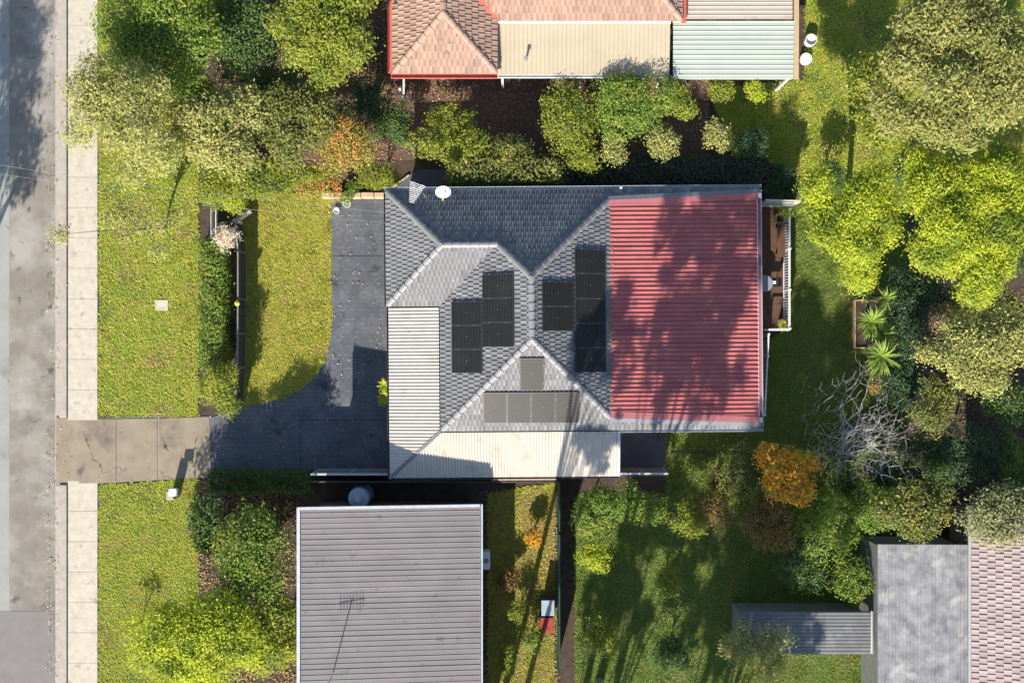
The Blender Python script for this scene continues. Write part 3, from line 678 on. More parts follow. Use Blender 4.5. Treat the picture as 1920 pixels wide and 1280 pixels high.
L_olive = leafmat('leaf_pale_olive',(.27,.26,.08),(.19,.20,.06),.42,.03,.3,c3=(.13,.15,.045))
L_gum = leafmat('leaf_grey_olive',(.20,.20,.09),(.13,.145,.06),.4,.03,.3,.6)
L_gumy = leafmat('leaf_yellow_olive',(.22,.215,.06),(.16,.17,.05),.4,.03,.35,.5)
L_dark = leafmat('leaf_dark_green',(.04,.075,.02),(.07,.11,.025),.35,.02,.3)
L_mid = leafmat('leaf_mid_green',(.09,.145,.022),(.14,.19,.03),.42,.025,.35,c3=(.20,.21,.035))
L_yg = leafmat('leaf_yellow_green',(.21,.225,.028),(.14,.17,.025),.42,.025,.4,c3=(.09,.125,.022))
L_lime = leafmat('leaf_lime',(.32,.345,.03),(.24,.285,.025),.38,.02,.46,1.,c3=(.13,.175,.022),f3=(.48,.62))
L_shade = leafmat('leaf_dense_gum',(.10,.11,.05),(.07,.085,.035),.3,.03,.05)
L_gold = leafmat('leaf_gold',(.42,.28,.03),(.40,.21,.03),.4,.03,.4,c3=(.20,.17,.03),scale3=1.4)
L_orange = leafmat('leaf_orange',(.20,.19,.035),(.26,.215,.045),.4,.03,.4,scale=1.6,c3=(.38,.20,.06),scale3=1.5,f3=(.50,.62))
L_brown = leafmat('leaf_rust',(.17,.095,.03),(.12,.10,.03),.4,.03,.35)
L_pale = leafmat('leaf_cream_plume',(.46,.38,.27),(.52,.40,.34),.25,.02,.3,rough=.8)
L_moss = leafmat('leaf_moss',(.12,.13,.03),(.085,.10,.025),.45,.03,.3,c3=(.22,.21,.045))
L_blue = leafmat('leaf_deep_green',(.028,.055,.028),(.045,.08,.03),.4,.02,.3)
L_hedgeshade = leafmat('leaf_shaded_hedge',(.05,.06,.035),(.035,.045,.03),.4,.03,.2)  # darker, greyer hedge leaf with the house shade put into its colour
L_yucca = leafmat('leaf_yucca',(.10,.17,.03),(.16,.22,.04),.3,.02,.3)

# --- street side and front yard
tree('gum_tree','pale sage gum tree with sparse crown overhanging the footpath',228,200,6.,105,L_olive,n=9000,lobes=12,size=(.22,.36),leaf=(.20,.07),bark=M_pbark,extra=((150,250,5,26),(300,290,5,40),(250,320,4.5,30)),inner=.05,group=None)
tree('street_tree','thin young street tree with a wispy crown on the verge',262,418,3.2,92,L_olive,n=1500,lobes=9,size=(.14,.24),leaf=(.16,.07),bark=M_bark,ry=50,extra=((112,440,3,14),(300,470,3,16)),r0=.07,inner=.0)
tree('garden_tree','dark green bushy tree beside the pale sage gum',315,70,4.2,112,L_mid,n=12000,lobes=11)
tree('garden_tree','slim deep green tree between two yellow-green crowns',462,70,3.5,56,L_dark,ry=90,n=5000,lobes=8)
shrub('tall_shrub','narrow bright yellow-green shrub in front of the deep green tree',405,50,3.2,30,L_yg,ry=55,n=2600)
tree('garden_tree','broad yellow-green tree beside the terracotta house corner',612,55,4.2,112,L_yg,n=13000,lobes=13,size=(.28,.42))
tree('garden_tree','olive tree crown behind the front hedge corner',420,250,3.8,88,L_olive,n=9000,lobes=10)
tree('garden_tree','mixed green tree over the dark earth yard',555,235,3.4,85,L_moss,n=8000,lobes=10,size=(.28,.42))
tree('garden_tree','small amber-tinged tree above the sandstone wall',655,270,2.8,55,L_orange,n=3600,lobes=8,leaf=(.13,.08))
shrub('shrub','dark green shrub under the terracotta roof corner',735,235,1.4,45,L_dark,n=2600)
tree('boundary_tree','dense olive-green boundary tree along the top of the front lawn',495,332,2.6,116,L_yg,ry=42,n=11000,lobes=14,size=(.2,.34),leaf=(.13,.07),sig=.12)
tree('boundary_tree','yellow-green leafy tree at the fence corner with white gate',415,338,2.2,48,L_yg,n=4200,lobes=8,leaf=(.14,.08))
shrub('shrub','glossy bright green shrub above the white picket gate',438,372,1.6,24,L_lime,n=1700)
shrub('shrub','small glossy green shrub at the hedge end by the gate',396,372,1.4,18,L_mid,n=1100)
shrub('maple','orange-leaved maple spilling over the sandstone wall onto the lawn',600,345,1.7,52,L_orange,ry=34,n=2100,leaf=(.11,.07),lobes=11,size=(.22,.36),cat='tree')
shrub('shrub','feathery yellow-green shrub beside the side path corner',712,335,1.4,42,L_yg,ry=24,n=3200,leaf=(.16,.04))
hedge('low leafy hedge running along the street side of the front fence',372,452,418,690,1.15,L_mid,9000)
shrub('shrub','rounded variegated shrub at the driveway entrance beside the fence end',412,730,1.4,34,L_yg,ry=42,n=5200,leaf=(.12,.075),rz=.8,extra=((428,700,2.0,16),(405,712,2.2,18)))
shrub('dry_shrub','pale cream plumed dry shrub rising over the front fence',428,440,1.6,24,L_pale,n=900,leaf=(.16,.035),lobes=9,size=(.3,.5))
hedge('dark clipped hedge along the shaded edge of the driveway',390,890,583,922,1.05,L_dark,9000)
shrub('verge_sapling','thin dark-stemmed sapling on the verge grass',250,1178,1.0,22,L_moss,n=160,lobes=6,size=(.2,.3),cat='sapling')

# front fence
def fence(name, label, pts, h, mp, mr_, post_w=.07, th=.03, rail=.07, step=2.0, cat='fence', pale=None, cap=None):
    a0 = Vector(pts[0]); t = thing(name,(a0.x,a0.y,0),label,cat)
    for a, b in zip(pts,pts[1:]):
        a, b = Vector((a[0],a[1],0)), Vector((b[0],b[1],0)); L = (b-a).length; n = max(1,round(L/step))
        ang = math.atan2(b.y-a.y,b.x-a.x)
        for i in range(n+1):
            p = a+(b-a)*(i/n); MB().box((p.x,p.y,h/2+.03),(post_w,post_w,h+.06),ang).build('post',mr_,t)
        for i in range(n):
            p, q = a+(b-a)*((i+.02)/n), a+(b-a)*((i+.98)/n)
            if pale:
                d = (q-p); k = max(2,int(d.length/pale))
                for j in range(k):
                    c_ = p+d*((j+.5)/k); MB().box((c_.x,c_.y,h/2+random.uniform(-.015,.015)),(d.length/k-.012,.016,h),ang).build('paling',mp,t)
            else:
                MB().bar(p+Vector((0,0,h*.5+.03)),q+Vector((0,0,h*.5+.03)),th,h-.08).build('panel',mp,t)
            MB().bar(p+Vector((0,0,h)),q+Vector((0,0,h)),rail,.05).build('top_rail',mr_,t)
            MB().bar(p+Vector((0,0,.12)),q+Vector((0,0,.12)),rail*.8,.05).build('bottom_rail',mr_,t)
    return t
g2 = lambda px,py,z: P(px,py,z)
fence('front_fence','grey steel front fence between hedge and lawn',[P(441,417,1.3),P(446,470,1.3),P(446,560,1.3),P(445,690,1.3),P(441,755,1.3)],1.3,M_paling,M_steel,rail=.06)  # panels coloured dark to stand in for the shadow beside the rail
MBt = thing('fence_return',P(441,417,0),'pale weathered plank return at the top end of the front fence','fence')
MB().bar(P(441,417,1.2),P(470,396,1.2),.16,.05).build('capping',M_kerb,MBt); MB().bar(P(441,417,.6),P(470,396,.6),.05,1.1).build('panel',M_steel,MBt)
lt = thing('fence_lamp',P(447,569,1.35),'small cream lamp mounted on top of the front fence','lamp')
lp = P(447,569,1.35); MB().lathe(lp,[(.05,0),(.05,.03),(.085,.05),(.10,.16),(.06,.2)],12).build('lantern',M_cream,lt); MB().lathe(lp+Vector((0,0,.2)),[(.12,0),(.10,.03),(.02,.07)],12).build('cap',M_yel,lt)
gt = thing('garden_gate',P(405,420,0),'white picket gate beside the pale plumed shrub','gate')
for i in range(13):
    c_ = P(402,396+i*4.4,.55); MB().box(c_,(.035,.07,1.05),.25).build('picket',M_white,gt)
for z_ in (.3,.85): MB().bar(P(405,394,z_),P(405,451,z_),.04,.08).build('rail',M_white,gt)
# overhead service cables
for label, pts in (('pale service cable sagging over the lawn to the house eave',[P(-60,300,6.4),P(150,333,5.4),P(400,364,4.4),P(560,381,3.6),P(640,389,3.2),P(725,399,2.75)]),
                   ('second thinner cable crossing above the white gate',[P(-60,318,6.0),P(421,386,4.2),P(453,391,4.1),P(724,418,2.7)])):
    o = MB().tube(pts,.0055,5).build('service_cable',M_conduit); tag(o,label,'cable')
# sandstone wall of blocks
sw = thing('retaining_wall',P(660,366),'low sandstone block wall between maple and paved driveway','wall')
for i in range(5):
    x0 = 604+i*24.5
    c_ = P(x0+12,366,.3); MB().box((c_.x,c_.y+random.uniform(-.02,.02),.19),(PX(23.4),.26,.38)).build('stone_block',M_stone,sw,bevel=.025)
ed = thing('path_edging',P(747,344),'diagonal rust edging along the side path','edging')
for i in range(4):
    a, b = P(726+i*10.5,360-i*8,0), P(735.8+i*10.5,352.6-i*8,0); MB().bar(a+Vector((0,0,.06)),b+Vector((0,0,.06)),.07,.12).build('edging_stone',M_stone,ed,bevel=.01)
# potted plant by the wall
pp = thing('potted_plant',P(648,390),'white glazed bowl pots with a leafy plant at the lawn corner','potted plant')
MB().lathe(P(652,383),[(.10,0),(.17,.10),(.19,.26),(.16,.26),(.14,.2)],16).build('pot',M_white,pp,smooth=False)
MB().lathe(P(632,396),[(.08,0),(.14,.08),(.15,.2),(.12,.2),(.11,.15)],16).build('pot',M_white,pp)
pts, nr = lobe_points([(*P(650,372,.55),.28,.28,.25),(*P(662,352,.6),.25,.3,.25)],420,8,.08); V = leaves(pts,nr,.16,.04)-np.array(org(pp)); link('foliage',np_mesh('foliage',V,np.arange(len(V)).reshape(-1,4)),L_mid,pp)
MB().tube([P(652,383,.2),P(650,374,.5)],.02).build('stem',M_bark,pp)

# spiky rosettes, every leaf a piece
LEAFM = {}
def spiky(name, label, px, py, heads, m, L=.6, w=.06, n=34, cat='plant', pot=None, stem=True):
    t = thing(name,P(px,py,0),label,cat); b = org(t)
    key = (L,w,m.name)
    if key not in LEAFM:
        V=[]; F=[]
        for i,(q,ww,dz) in enumerate(((0,.55,0),(.3,1,.03),(.65,.8,.0),(1,.05,-.16))):
            V += [(q*L,-w*ww/2,dz*L+.012),(q*L,0,dz*L),(q*L,w*ww/2,dz*L+.012)]
        for i in range(3):
            for j in range(2): F.append((3*i+j,3*i+3+j,3*i+4+j,3*i+1+j))
        me = bpy.data.meshes.new('leaf'); me.from_pydata(V,[],F); me.update(); me.materials.append(m); LEAFM[key] = me
    for hi,(hx,hy,hz,sc) in enumerate(heads):
        c_ = P(hx,hy,hz)
        if stem: MB().tube([Vector((b.x+(c_.x-b.x)*.5,b.y+(c_.y-b.y)*.5,.0)),c_-Vector((0,0,.02))],[.07*sc,.05*sc],7).build('stem',M_bark,t)
        for i in range(n):
            o = link('leaf',LEAFM[key],None,t,c_-b); el = R(random.uniform(-8,12)+66*((i*.618) % 1)**1.3); az = i*2.39996+random.uniform(-.2,.2)
            o.rotation_euler = (random.uniform(-.2,.2),-el,az); s_ = sc*random.uniform(.8,1.15); o.scale = (s_,s_,s_)
        if cat == 'plant' and name == 'yucca':
            if 'dead' not in LEAFM: LEAFM['dead'] = LEAFM[key].copy(); LEAFM['dead'].materials.clear(); LEAFM['dead'].materials.append(M_timl)
            for i in range(11):
                o = link('dead_leaf',LEAFM['dead'],None,t,c_-b-Vector((0,0,.08))); o.rotation_euler = (random.uniform(-.4,.4),R(random.uniform(5,45)),random.uniform(0,6.28)); o.scale = [sc*random.uniform(.6,1.0)]*3
    if pot: MB().lathe(P(px,py,pot[0]),[(.13,0),(.19,.3),(.21,.32),(.17,.32),(.16,.28)],14).build('pot',M_pot,t)
    return t
spiky('yellow_cordyline','yellow-green strappy shrub against the front verandah edge',722,736,[(721,722,1.2,1),(722,742,1.0,1),(719,752,.8,.8)],L_lime,L=.38,w=.075,n=26)

# --- neighbour on the far side of the side path: shrubs and hedge
hedge('tall hedge beside the side path with sunlit yellowish leaf tops',846,298,1050,342,2.3,L_moss,11000,leaf=(.13,.085),rough=.14)
hedge('dull dark hedge in house shade continuing behind the red roof eave',1056,300,1440,344,1.5,L_hedgeshade,17000,leaf=(.12,.08),rough=.12)  # shaded half of the same hedge; leaf colour darkened to paint in the shade
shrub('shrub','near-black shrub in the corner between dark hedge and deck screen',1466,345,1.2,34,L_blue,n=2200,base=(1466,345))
shrub('shrub','large fresh green shrub beside the dark hedge start',838,262,1.8,66,L_yg,ry=46,n=5200)
shrub('shrub','blue-green shrub tucked behind the large fresh green one',892,272,1.4,32,L_dark,n=1800)
shrub('round_shrub','clipped olive-green ball shrub alone on red-brown earth',1058,228,1.9,54,L_yg,n=5000,lobes=9,size=(.5,.62))
shrub('round_shrub','biggest round green shrub below the cream roof shadow',1184,200,2.2,66,L_mid,n=6500,lobes=10,size=(.42,.55))
shrub('round_shrub','yellow-green shrub joined to the biggest round shrub',1270,194,2.0,38,L_yg,n=2800)
shrub('round_shrub','small yellow-green shrub by the mint roof edge, the larger of two',1350,170,1.9,25,L_yg,n=1500)
shrub('round_shrub','smallest bright green shrub by the mint roof edge',1416,170,2.0,18,L_lime,n=900)
shrub('round_shrub','olive shrub below the biggest round shrub, beside the hedge',1242,276,2.2,30,L_olive,n=1600)
shrub('round_shrub','loose olive shrub between ball shrub and hedge',1150,280,1.9,28,L_olive,n=1300)
shrub('round_shrub','pale sage shrub standing in the shaded lawn edge',1345,264,2.4,27,L_olive,n=1300)
shrub('shrub','dark shrub in deep shade beside the pale sage shrub',1410,272,1.5,30,L_blue,n=1500)

# --- rear yard
tree('lime_tree','lime-green feathery tree overhanging the deck corner',1592,418,5.2,96,L_lime,base=(1582,412),ry=96,n=26000,lobes=30,size=(.12,.23),leaf=(.17,.065),sig=.15,spray=16,flat=.6,extra=((1530,350,5.6,28),(1640,345,5.6,30),(1610,510,5,30)))
tree('lime_tree','broad lime-green tree beyond the yard filling the lot behind',1812,408,6.0,150,L_lime,base=(1780,430),ry=168,n=42000,lobes=38,size=(.11,.22),leaf=(.18,.07),sig=.16,spray=16,flat=.6)
tree('gum_tree','tall grey-olive gum tree with gaps through its crown',1775,135,8.,190,L_gumy,base=(1745,165),ry=185,n=28000,lobes=36,size=(.11,.21),leaf=(.22,.08),bark=M_pbark,inner=.05)
tree('gum_tree','smaller green gum leaning toward the mint-green roof',1645,200,5.2,70,L_yg,base=(1640,205),ry=110,n=6000,lobes=10,size=(.24,.36),leaf=(.2,.08))
tree('gum_tree','pale green tree behind the yucca bed with fine leaves',1825,650,5.4,112,L_olive,ry=90,n=10000,lobes=13,size=(.22,.36),leaf=(.17,.08))
tree('gum_tree','thin brownish tree between pale green tree and bare tree',1745,760,4.4,58,L_moss,n=2600,lobes=9,size=(.2,.34),leaf=(.14,.07))
shrub('shrub','dark leafy shrub along the back boundary beside the yuccas',1692,600,1.6,36,L_blue,ry=70,n=4200)
shrub('shrub','deep green shrub behind the bare grey tree',1690,725,1.6,44,L_blue,ry=50,n=3600)
shrub('shrub','shadowy shrub mass beyond the back boundary',1810,850,1.8,75,L_blue,ry=55,n=4200)
shrub('shrub','small green shrub beside the pinkish roof corner',1905,890,1.9,36,L_mid,ry=70,n=2600)
tree('garden_tree','dull olive tree in front of the weathered grey shed roof',1715,955,3.4,75,L_moss,ry=58,n=5000,lobes=10,size=(.26,.4))
tree('garden_tree','dark olive tree against the pinkish roof',1862,965,3.6,62,L_gum,ry=62,n=4200,lobes=9)
spiky('yucca','clump of yuccas with two big spiky heads beside the timber bed',1640,610,[(1634,604,2.0,1.2),(1652,668,2.2,1.3),(1655,625,1.6,1.0)],L_yucca,L=.72,w=.085,n=44)
spiky('yucca','smaller yucca near the lime tree at the timber bed end',1645,555,[(1660,560,1.9,1.0),(1622,552,1.5,.8)],L_yucca,L=.68,w=.07,n=30)
bed = thing('raised_garden_bed',P(1618,606),'narrow timber-framed garden bed beneath the yuccas','garden bed')
for a, b in (((1601,563),(1601,652)),((1640,563),(1640,652)),((1601,563),(1640,563)),((1601,652),(1640,652))): MB().bar(P(*a,.16),P(*b,.16),.06,.3).build('board',M_timl,bed)
MB().prism([tuple(P(*p)[:2]) for p in rect(1602,564,1639,651)],.03,.24).build('soil',M_soil,bed)
shrub('autumn_shrub','tiny golden-leaved sprig beside the bare grey tree',1641,727,1.2,9,L_gold,n=130,lobes=4)
tree('autumn_tree','golden yellow autumn tree beside the bare grey tree',1474,890,3.0,54,L_gold,n=6200,lobes=10,leaf=(.15,.10),size=(.3,.44),sig=.12)
shrub('shrub','dull olive shrub beside the golden autumn tree',1395,890,1.9,46,L_moss,n=3600,leaf=(.13,.07))
shrub('shrub','rust-tinged low shrub below the golden autumn tree',1350,905,1.2,24,L_brown,n=1200)
# bare tree
def bare_tree(label, base, top, m, spread=2.2, seed=3):
    rnd = random.Random(seed); b = P(*base); t = thing('bare_tree',b,label,'tree'); tr = MB(); br = MB(); cnt = [0]
    def grow(p, d, L, r, depth):
        n = 3; pts=[p]; q = p.copy(); dd = d.copy()
        for i in range(n):
            dd = (dd+Vector((rnd.uniform(-.28,.28),rnd.uniform(-.28,.28),rnd.uniform(-.10,.14)))).normalized(); q = q+dd*L/n; pts.append(q.copy())
        rads = [r*(1-.45*i/n) for i in range(n+1)]
        (tr if depth == 0 else br).tube(pts,rads,6 if depth < 2 else (4 if depth < 4 else 3),caps=False); cnt[0]+=1
        if depth >= 6: return
        k = 6 if depth == 0 else rnd.choice((2,3,3)) if depth < 4 else 2
        for j in range(k):
            a = 2*math.pi*(j+rnd.random()*.6)/k; side = Vector((math.cos(a),math.sin(a),rnd.uniform(-.1,.45)))
            nd = (dd*(.6 if depth else .35)+side*(.75 if depth else .95)).normalized(); nd.z = max(nd.z,-.05)
            st = pts[-1] if j < 2 or depth == 0 else pts[-2]
            grow(st.copy(),nd,L*rnd.uniform(.68,.92)*(1 if depth else .95),max(rads[-1]*.80,.008),depth+1)
    grow(b-Vector((0,0,.05)),Vector((.05,.02,1)),1.22,.13,0)
    tr.build('trunk',m,t); br.build('branches',m,t); return t
bare_tree('bare grey winter tree with tangled branches in the back corner',(1580,812),4.2,M_bare,seed=5)

# deck, balustrade, steps
zd = .65
deck = thing('deck',P(1452,500),'dark timber deck behind the red-roofed wing','deck')
x0 = P(1405,0,zd).x; x1 = P(1478,0,zd).x; yy0 = P(0,620,zd).y; yy1 = P(0,390,zd).y
npl = 13; pw = (x1-x0)/npl; pme = MB().box((0,0,0),(pw-.008,yy1-yy0,.03)).mesh('plank'); pme.materials.append(M_timber)
for i in range(npl): link('plank',pme,None,deck,Vector((x0+(i+.5)*pw,(yy0+yy1)/2,zd-.015+random.uniform(-.002,.002)))-org(deck))
MB().bar((x1-.05,yy0,zd-.13),(x1-.05,yy1,zd-.13),.04,.18).bar((x0,yy0+.03,zd-.13),(x1,yy0+.03,zd-.13),.04,.18).build('bearer',M_paling,deck)
for yk in (yy0+.1,(yy0+yy1)/2,yy1-.1): MB().box((x1-.1,yk,.25),(.1,.1,.5)).build('pier',M_kerb,deck)
bal = thing('balustrade',P(1478,500,zd),'white balustrade with square balusters along the deck edge','railing')
zt = zd+.95; xb = P(1480,0,zt).x
yb0 = P(0,618,zt).y; yb1 = P(0,391,zt).y
MB().bar((xb,yb0,zt),(xb,yb1,zt),.09,.05).build('top_rail',M_white,bal); MB().bar((xb,yb0,zd+.12),(xb,yb1,zd+.12),.08,.05).build('bottom_rail',M_white,bal)
bme = MB().box((0,0,0),(.04,.045,.80)).mesh('baluster'); bme.materials.append(M_white); nbal = 44
for i in range(nbal): link('baluster',bme,None,bal,Vector((xb,yb0+(yb1-yb0)*(i+.5)/nbal,zd+.53))-org(bal))
for py_ in (392,466,543,616): MB().box((xb+.02,P(0,py_,zt).y,zd+.5),(.10,.10,1.06)).build('post',M_white,bal,bevel=.01)
MB().bar((P(1441,0,zt).x,yb0,zt),(xb,yb0,zt),.09,.05).build('top_rail',M_white,bal); MB().bar((P(1441,0,zt).x,yb0,zd+.12),(xb,yb0,zd+.12),.07,.05).build('bottom_rail',M_white,bal)
# stair with white handrails
st = thing('deck_stair',P(1438,700),'white-railed stair flight going down beside the red roof gutter','stair')
a_t, b_t = P(1441,626,zt), P(1434,778,.95)
for dx in (0.,-.20):
    MB().bar(a_t+Vector((dx,0,0 if dx == 0 else -.55)),b_t+Vector((dx*.6,0,0 if dx == 0 else -.55)),.07,.05).build('handrail',M_white,st)
for i in range(17):
    p_ = a_t+(b_t-a_t)*((i+.5)/17); MB().bar(p_+Vector((0,0,-.02)),p_+Vector((-.16,0,-.56)),.03,.03).build('baluster',M_white,st)
for f_ in (0,.27,1): p_ = a_t+(b_t-a_t)*f_; MB().box((p_.x+.01,p_.y,p_.z/2+.04),(.09,.09,p_.z+.06)).build('post',M_white,st,bevel=.01)
for i in range(9):
    f_ = (i+.5)/9; p_ = a_t+(b_t-a_t)*f_; MB().box((p_.x-.55,p_.y,zd*(1-f_)+.0),(.95,.40,.04)).build('tread',M_timber,st)
# privacy wall, deck furniture
pw_ = thing('privacy_wall',P(1462,388),'cream rendered screen wall closing the deck end','wall')
MB().bar(P(1424,382,1.3),P(1488,384,1.3),.09,2.2).build('wall_panel',M_cream,pw_); MB().bar(P(1424,382,2.42),P(1489,384,2.42),.14,.05).build('capping',M_steel,pw_)
tb = thing('round_table',P(1436,531,zd),'round grey outdoor table half under the eave on the deck','table')
tc_ = P(1434,531,1.38); MB().lathe((tc_.x,tc_.y,1.34),[(.36,0),(.38,.02),(.36,.045)],28).build('table_top',M_plas,tb)
MB().lathe((tc_.x,tc_.y,zd),[(.22,0),(.2,.03),(.04,.05),(.035,.69)],14).build('pedestal',M_black,tb)
ch = thing('deck_chair',P(1457,529,zd),'dark outdoor chair with a white cushion beside the round grey table','chair')
cc = P(1452,529,1.1)
MB().box((cc.x,cc.y,zd+.44),(.44,.44,.04)).build('seat',M_black,ch,bevel=.01)
for sx in (-1,1):
    for sy in (-1,1): MB().tube([(cc.x+sx*.19,cc.y+sy*.19,zd),(cc.x+sx*.18,cc.y+sy*.18,zd+.44)],.016).build('leg',M_black,ch)
MB().box((cc.x+.21,cc.y,zd+.66),(.03,.42,.4)).build('backrest',M_black,ch,bevel=.01); MB().box((cc.x-.02,cc.y,zd+.49),(.17,.15,.06)).build('cushion',M_white,ch,bevel=.02)
bn = thing('deck_bench',P(1464,450,zd),'long pale timber bench on the deck beside the balustrade','bench')
for i in range(4): c_ = P(1459+i*3.8,450,1.05); MB().box((c_.x,c_.y,1.05),(.08,1.55,.03)).build('slat',M_timber,bn)
for y_ in (425,475): c_ = P(1464.5,y_,1.0); MB().box((c_.x,c_.y,(zd+1.03)/2),(.34,.06,1.03-zd)).build('leg',M_timber,bn)
def planter(label, px, py, w, plantm, spk):
    t = thing('planter_box',P(px,py,zd),label,'planter'); c_ = P(px,py,1.0)
    for dx, dy, sx, sy in ((-w/2,0,.035,w),(w/2,0,.035,w),(0,-w/2,w,.035),(0,w/2,w,.035)): MB().box((c_.x+dx,c_.y+dy,.85),(sx,sy,.42)).build('board',M_timl,t)
    MB().box((c_.x,c_.y,.88),(w-.04,w-.04,.28)).build('soil',M_soil,t); return t
planter('pale timber planter box at the deck corner by the screen wall',1462,410,.36,None,0)
planter('timber planter box at the deck corner above the stair',1471,607,.38,None,0)
shrub('deck_plant','small leafy plant between planter box and screen wall',1474,398,1.5,11,L_mid,n=450,lobes=4,cat='plant',base=(1470,402))
spiky('spiky_plant','bright green spiky plant growing in the planter above the stair',1471,607,[(1471,607,1.15,1)],L_lime,L=.42,w=.045,n=34,stem=True)
# downpipe vent and small roof vent
vt = P(1164,352,2.75); o = MB().lathe(vt-Vector((0,0,.2)),[(.04,0),(.04,.28),(.06,.28),(.06,.34),(.02,.37)],10).build('vent_pipe',M_white); tag(o,'small white vent pipe at the eave above the side path','vent')
st_ = thing('side_step',P(1238,815),'dark step block beside the paved yard under the eave','step'); MB().box(P(1239,815,.09),(.24,.36,.18)).build('tread_block',M_gutd,st_,bevel=.015)
eg = thing('garden_edging',P(1320,848),'thin timber edging line between shaded lawn strips','edging')
for i in range(4): MB().bar(P(1258+i*38,848,.04),P(1294+i*38,848,.04),.04,.08).build('edging_board',M_paling,eg)

# boundary fences
fence('side_fence','pale-railed steel fence between driveway and grey-roofed house',[P(584,889,1.75),P(727,889,1.75)],1.7,M_steel,M_railst,rail=.09,step=2.0)
fence('side_fence','pale-railed steel fence beside the blue-grey paved yard',[P(1162,888,1.75),P(1252,888,1.75)],1.7,M_steel,M_railst,rail=.08,step=1.1)
fence('paling_fence','dark timber paling fence behind the cream verandah edge',[P(584,903,1.5),P(1046,903,1.5)],1.5,M_paling,M_paling,pale=.28,step=2.2)
o = MB().bar(P(922,899,1.75),P(1044,898,1.75),.07,.04).build('timber_batten',M_timl); tag(o,'loose pale timber batten lying along the dark paling fence','batten')
fence('green_fence','tall dark green steel fence running away from the paling fence',[P(1049,905,1.9),P(1049,1000,1.9),P(1049,1260,1.9)],1.9,M_green,M_green,step=2.4,rail=.06)

# ------------------------------------------------------------------ terracotta house beyond the hedge
def hip_house(): pass
nb = P(1000,60); nbh = thing('terracotta_house',(nb.x,nb.y,0),'terracotta tiled house with red gutters and cream metal side roof','house')
ZN = 2.9; TN = math.tan(R(25))
nxL, nxV, nyB = P(737,0,ZN).x, P(931,0,ZN).x, P(0,137,ZN).y; nxc = (nxL+nxV)/2; nh = nxc-nxL
nyF = P(0,-330,ZN).y
ny2 = P(0,38,ZN).y; nxE = P(1278,0,ZN).x
PL2 = [('a',lambda x,y: ZN+TN*(x-nxL),(1,0),[(nxL,nyB),(nxc,nyB+nh),(nxc,nyF),(nxL,nyF)]),
       ('b',lambda x,y: ZN+TN*(y-nyB),(0,1),[(nxL,nyB),(nxV,nyB),(nxc,nyB+nh)]),
       ('c',lambda x,y: ZN+TN*(nxV-x),(-1,0),[(nxV,nyB),(nxV,ny2),(nxc,ny2+nh),(nxc,nyB+nh)]),
       ('d',lambda x,y: ZN+TN*(y-ny2),(0,1),[(nxV,ny2),(nxE,ny2),(nxE-4.,ny2+4.),(nxV-4.+3.9,ny2+4.),(nxc,ny2+nh)]),
       ('e',lambda x,y: ZN+TN*(nxE-x),(-1,0),[(nxE,ny2),(nxE,ny2+8),(nxE-4,ny2+4)])]
PL2[3] = ('d',PL2[3][1],(0,1),[(nxV,ny2),(nxE,ny2),(nxE-nh,ny2+nh),(nxc,ny2+nh)])
PL2[4] = ('e',PL2[4][1],(-1,0),[(nxE,ny2),(nxE,ny2+2*nh),(nxE-nh,ny2+nh)])
PL2 += [('f',lambda x,y: ZN+TN*(ny2+2*nh-y),(0,-1),[(nxc,ny2+nh),(nxE-nh,ny2+nh),(nxE,ny2+2*nh),(nxV,ny2+2*nh)]), ('g',lambda x,y: ZN+TN*(nxV-x),(-1,0),[(nxc,ny2+nh),(nxV,ny2+2*nh),(nxV,nyF),(nxc,nyF)])]
nroof = MB().prism([(nxL+.3,nyB+.3),(nxV-.3,nyB+.3),(nxV-.3,ny2+.3),(nxE-.3,ny2+.3),(nxE-.3,ny2+2*nh-.3),(nxL+.3,ny2+2*nh-.3)],ZN-.03,ZN).build('tiled_roof',M_under,nbh)
MB().prism([(nxL+.5,nyB+.5),(nxV-.5,nyB+.5),(nxV-.5,ny2+.5),(nxE-.5,ny2+.5),(nxE-.5,ny2+2*nh-.4),(nxV-.5,ny2+2*nh-.4),(nxV-.5,nyF-.3),(nxL+.5,nyF-.3)],0,ZN-.05).build('wall',M_brick,nbh)
MB().add([(nxL+.4,nyF-.3,ZN-.06),(nxV-.4,nyF-.3,ZN-.06),(nxc,nyF-.3,ZN+TN*nh-.1)],[(0,1,2)]).build('gable_wall',M_brick,nbh)
lay_tiles(PL2,nroof,M_terra,w=.24,gauge=.31)
zn = ZN+TN*nh
for a,b in (((nxL,nyB,ZN),(nxc,nyB+nh,zn)),((nxV,nyB,ZN),(nxc,nyB+nh,zn)),((nxc,nyB+nh,zn),(nxc,nyF,zn)),((nxE,ny2,ZN),(nxE-nh,ny2+nh,zn)),((nxc,ny2+nh,zn),(nxE-nh,ny2+nh,zn))): ridge_caps(a,b,nroof,M_terra)
for a,b,o_,w_ in (((nxL,nyB,ZN),(nxL,nyF,ZN),(-1,0),.22),((nxL-.1,nyB,ZN),(nxV+.05,nyB,ZN),(0,-1),.22),((nxE,ny2-.1,ZN),(nxE,ny2+5,ZN),(1,0),.2)):
    gutter(a,b,M_redtrim,nbh,o_,w_)
MB().bar((nxV+.02,ny2,ZN+.05),(nxc+.1,ny2+nh,zn+.05),.30,.03).build('valley_flashing',M_redtrim,nroof)
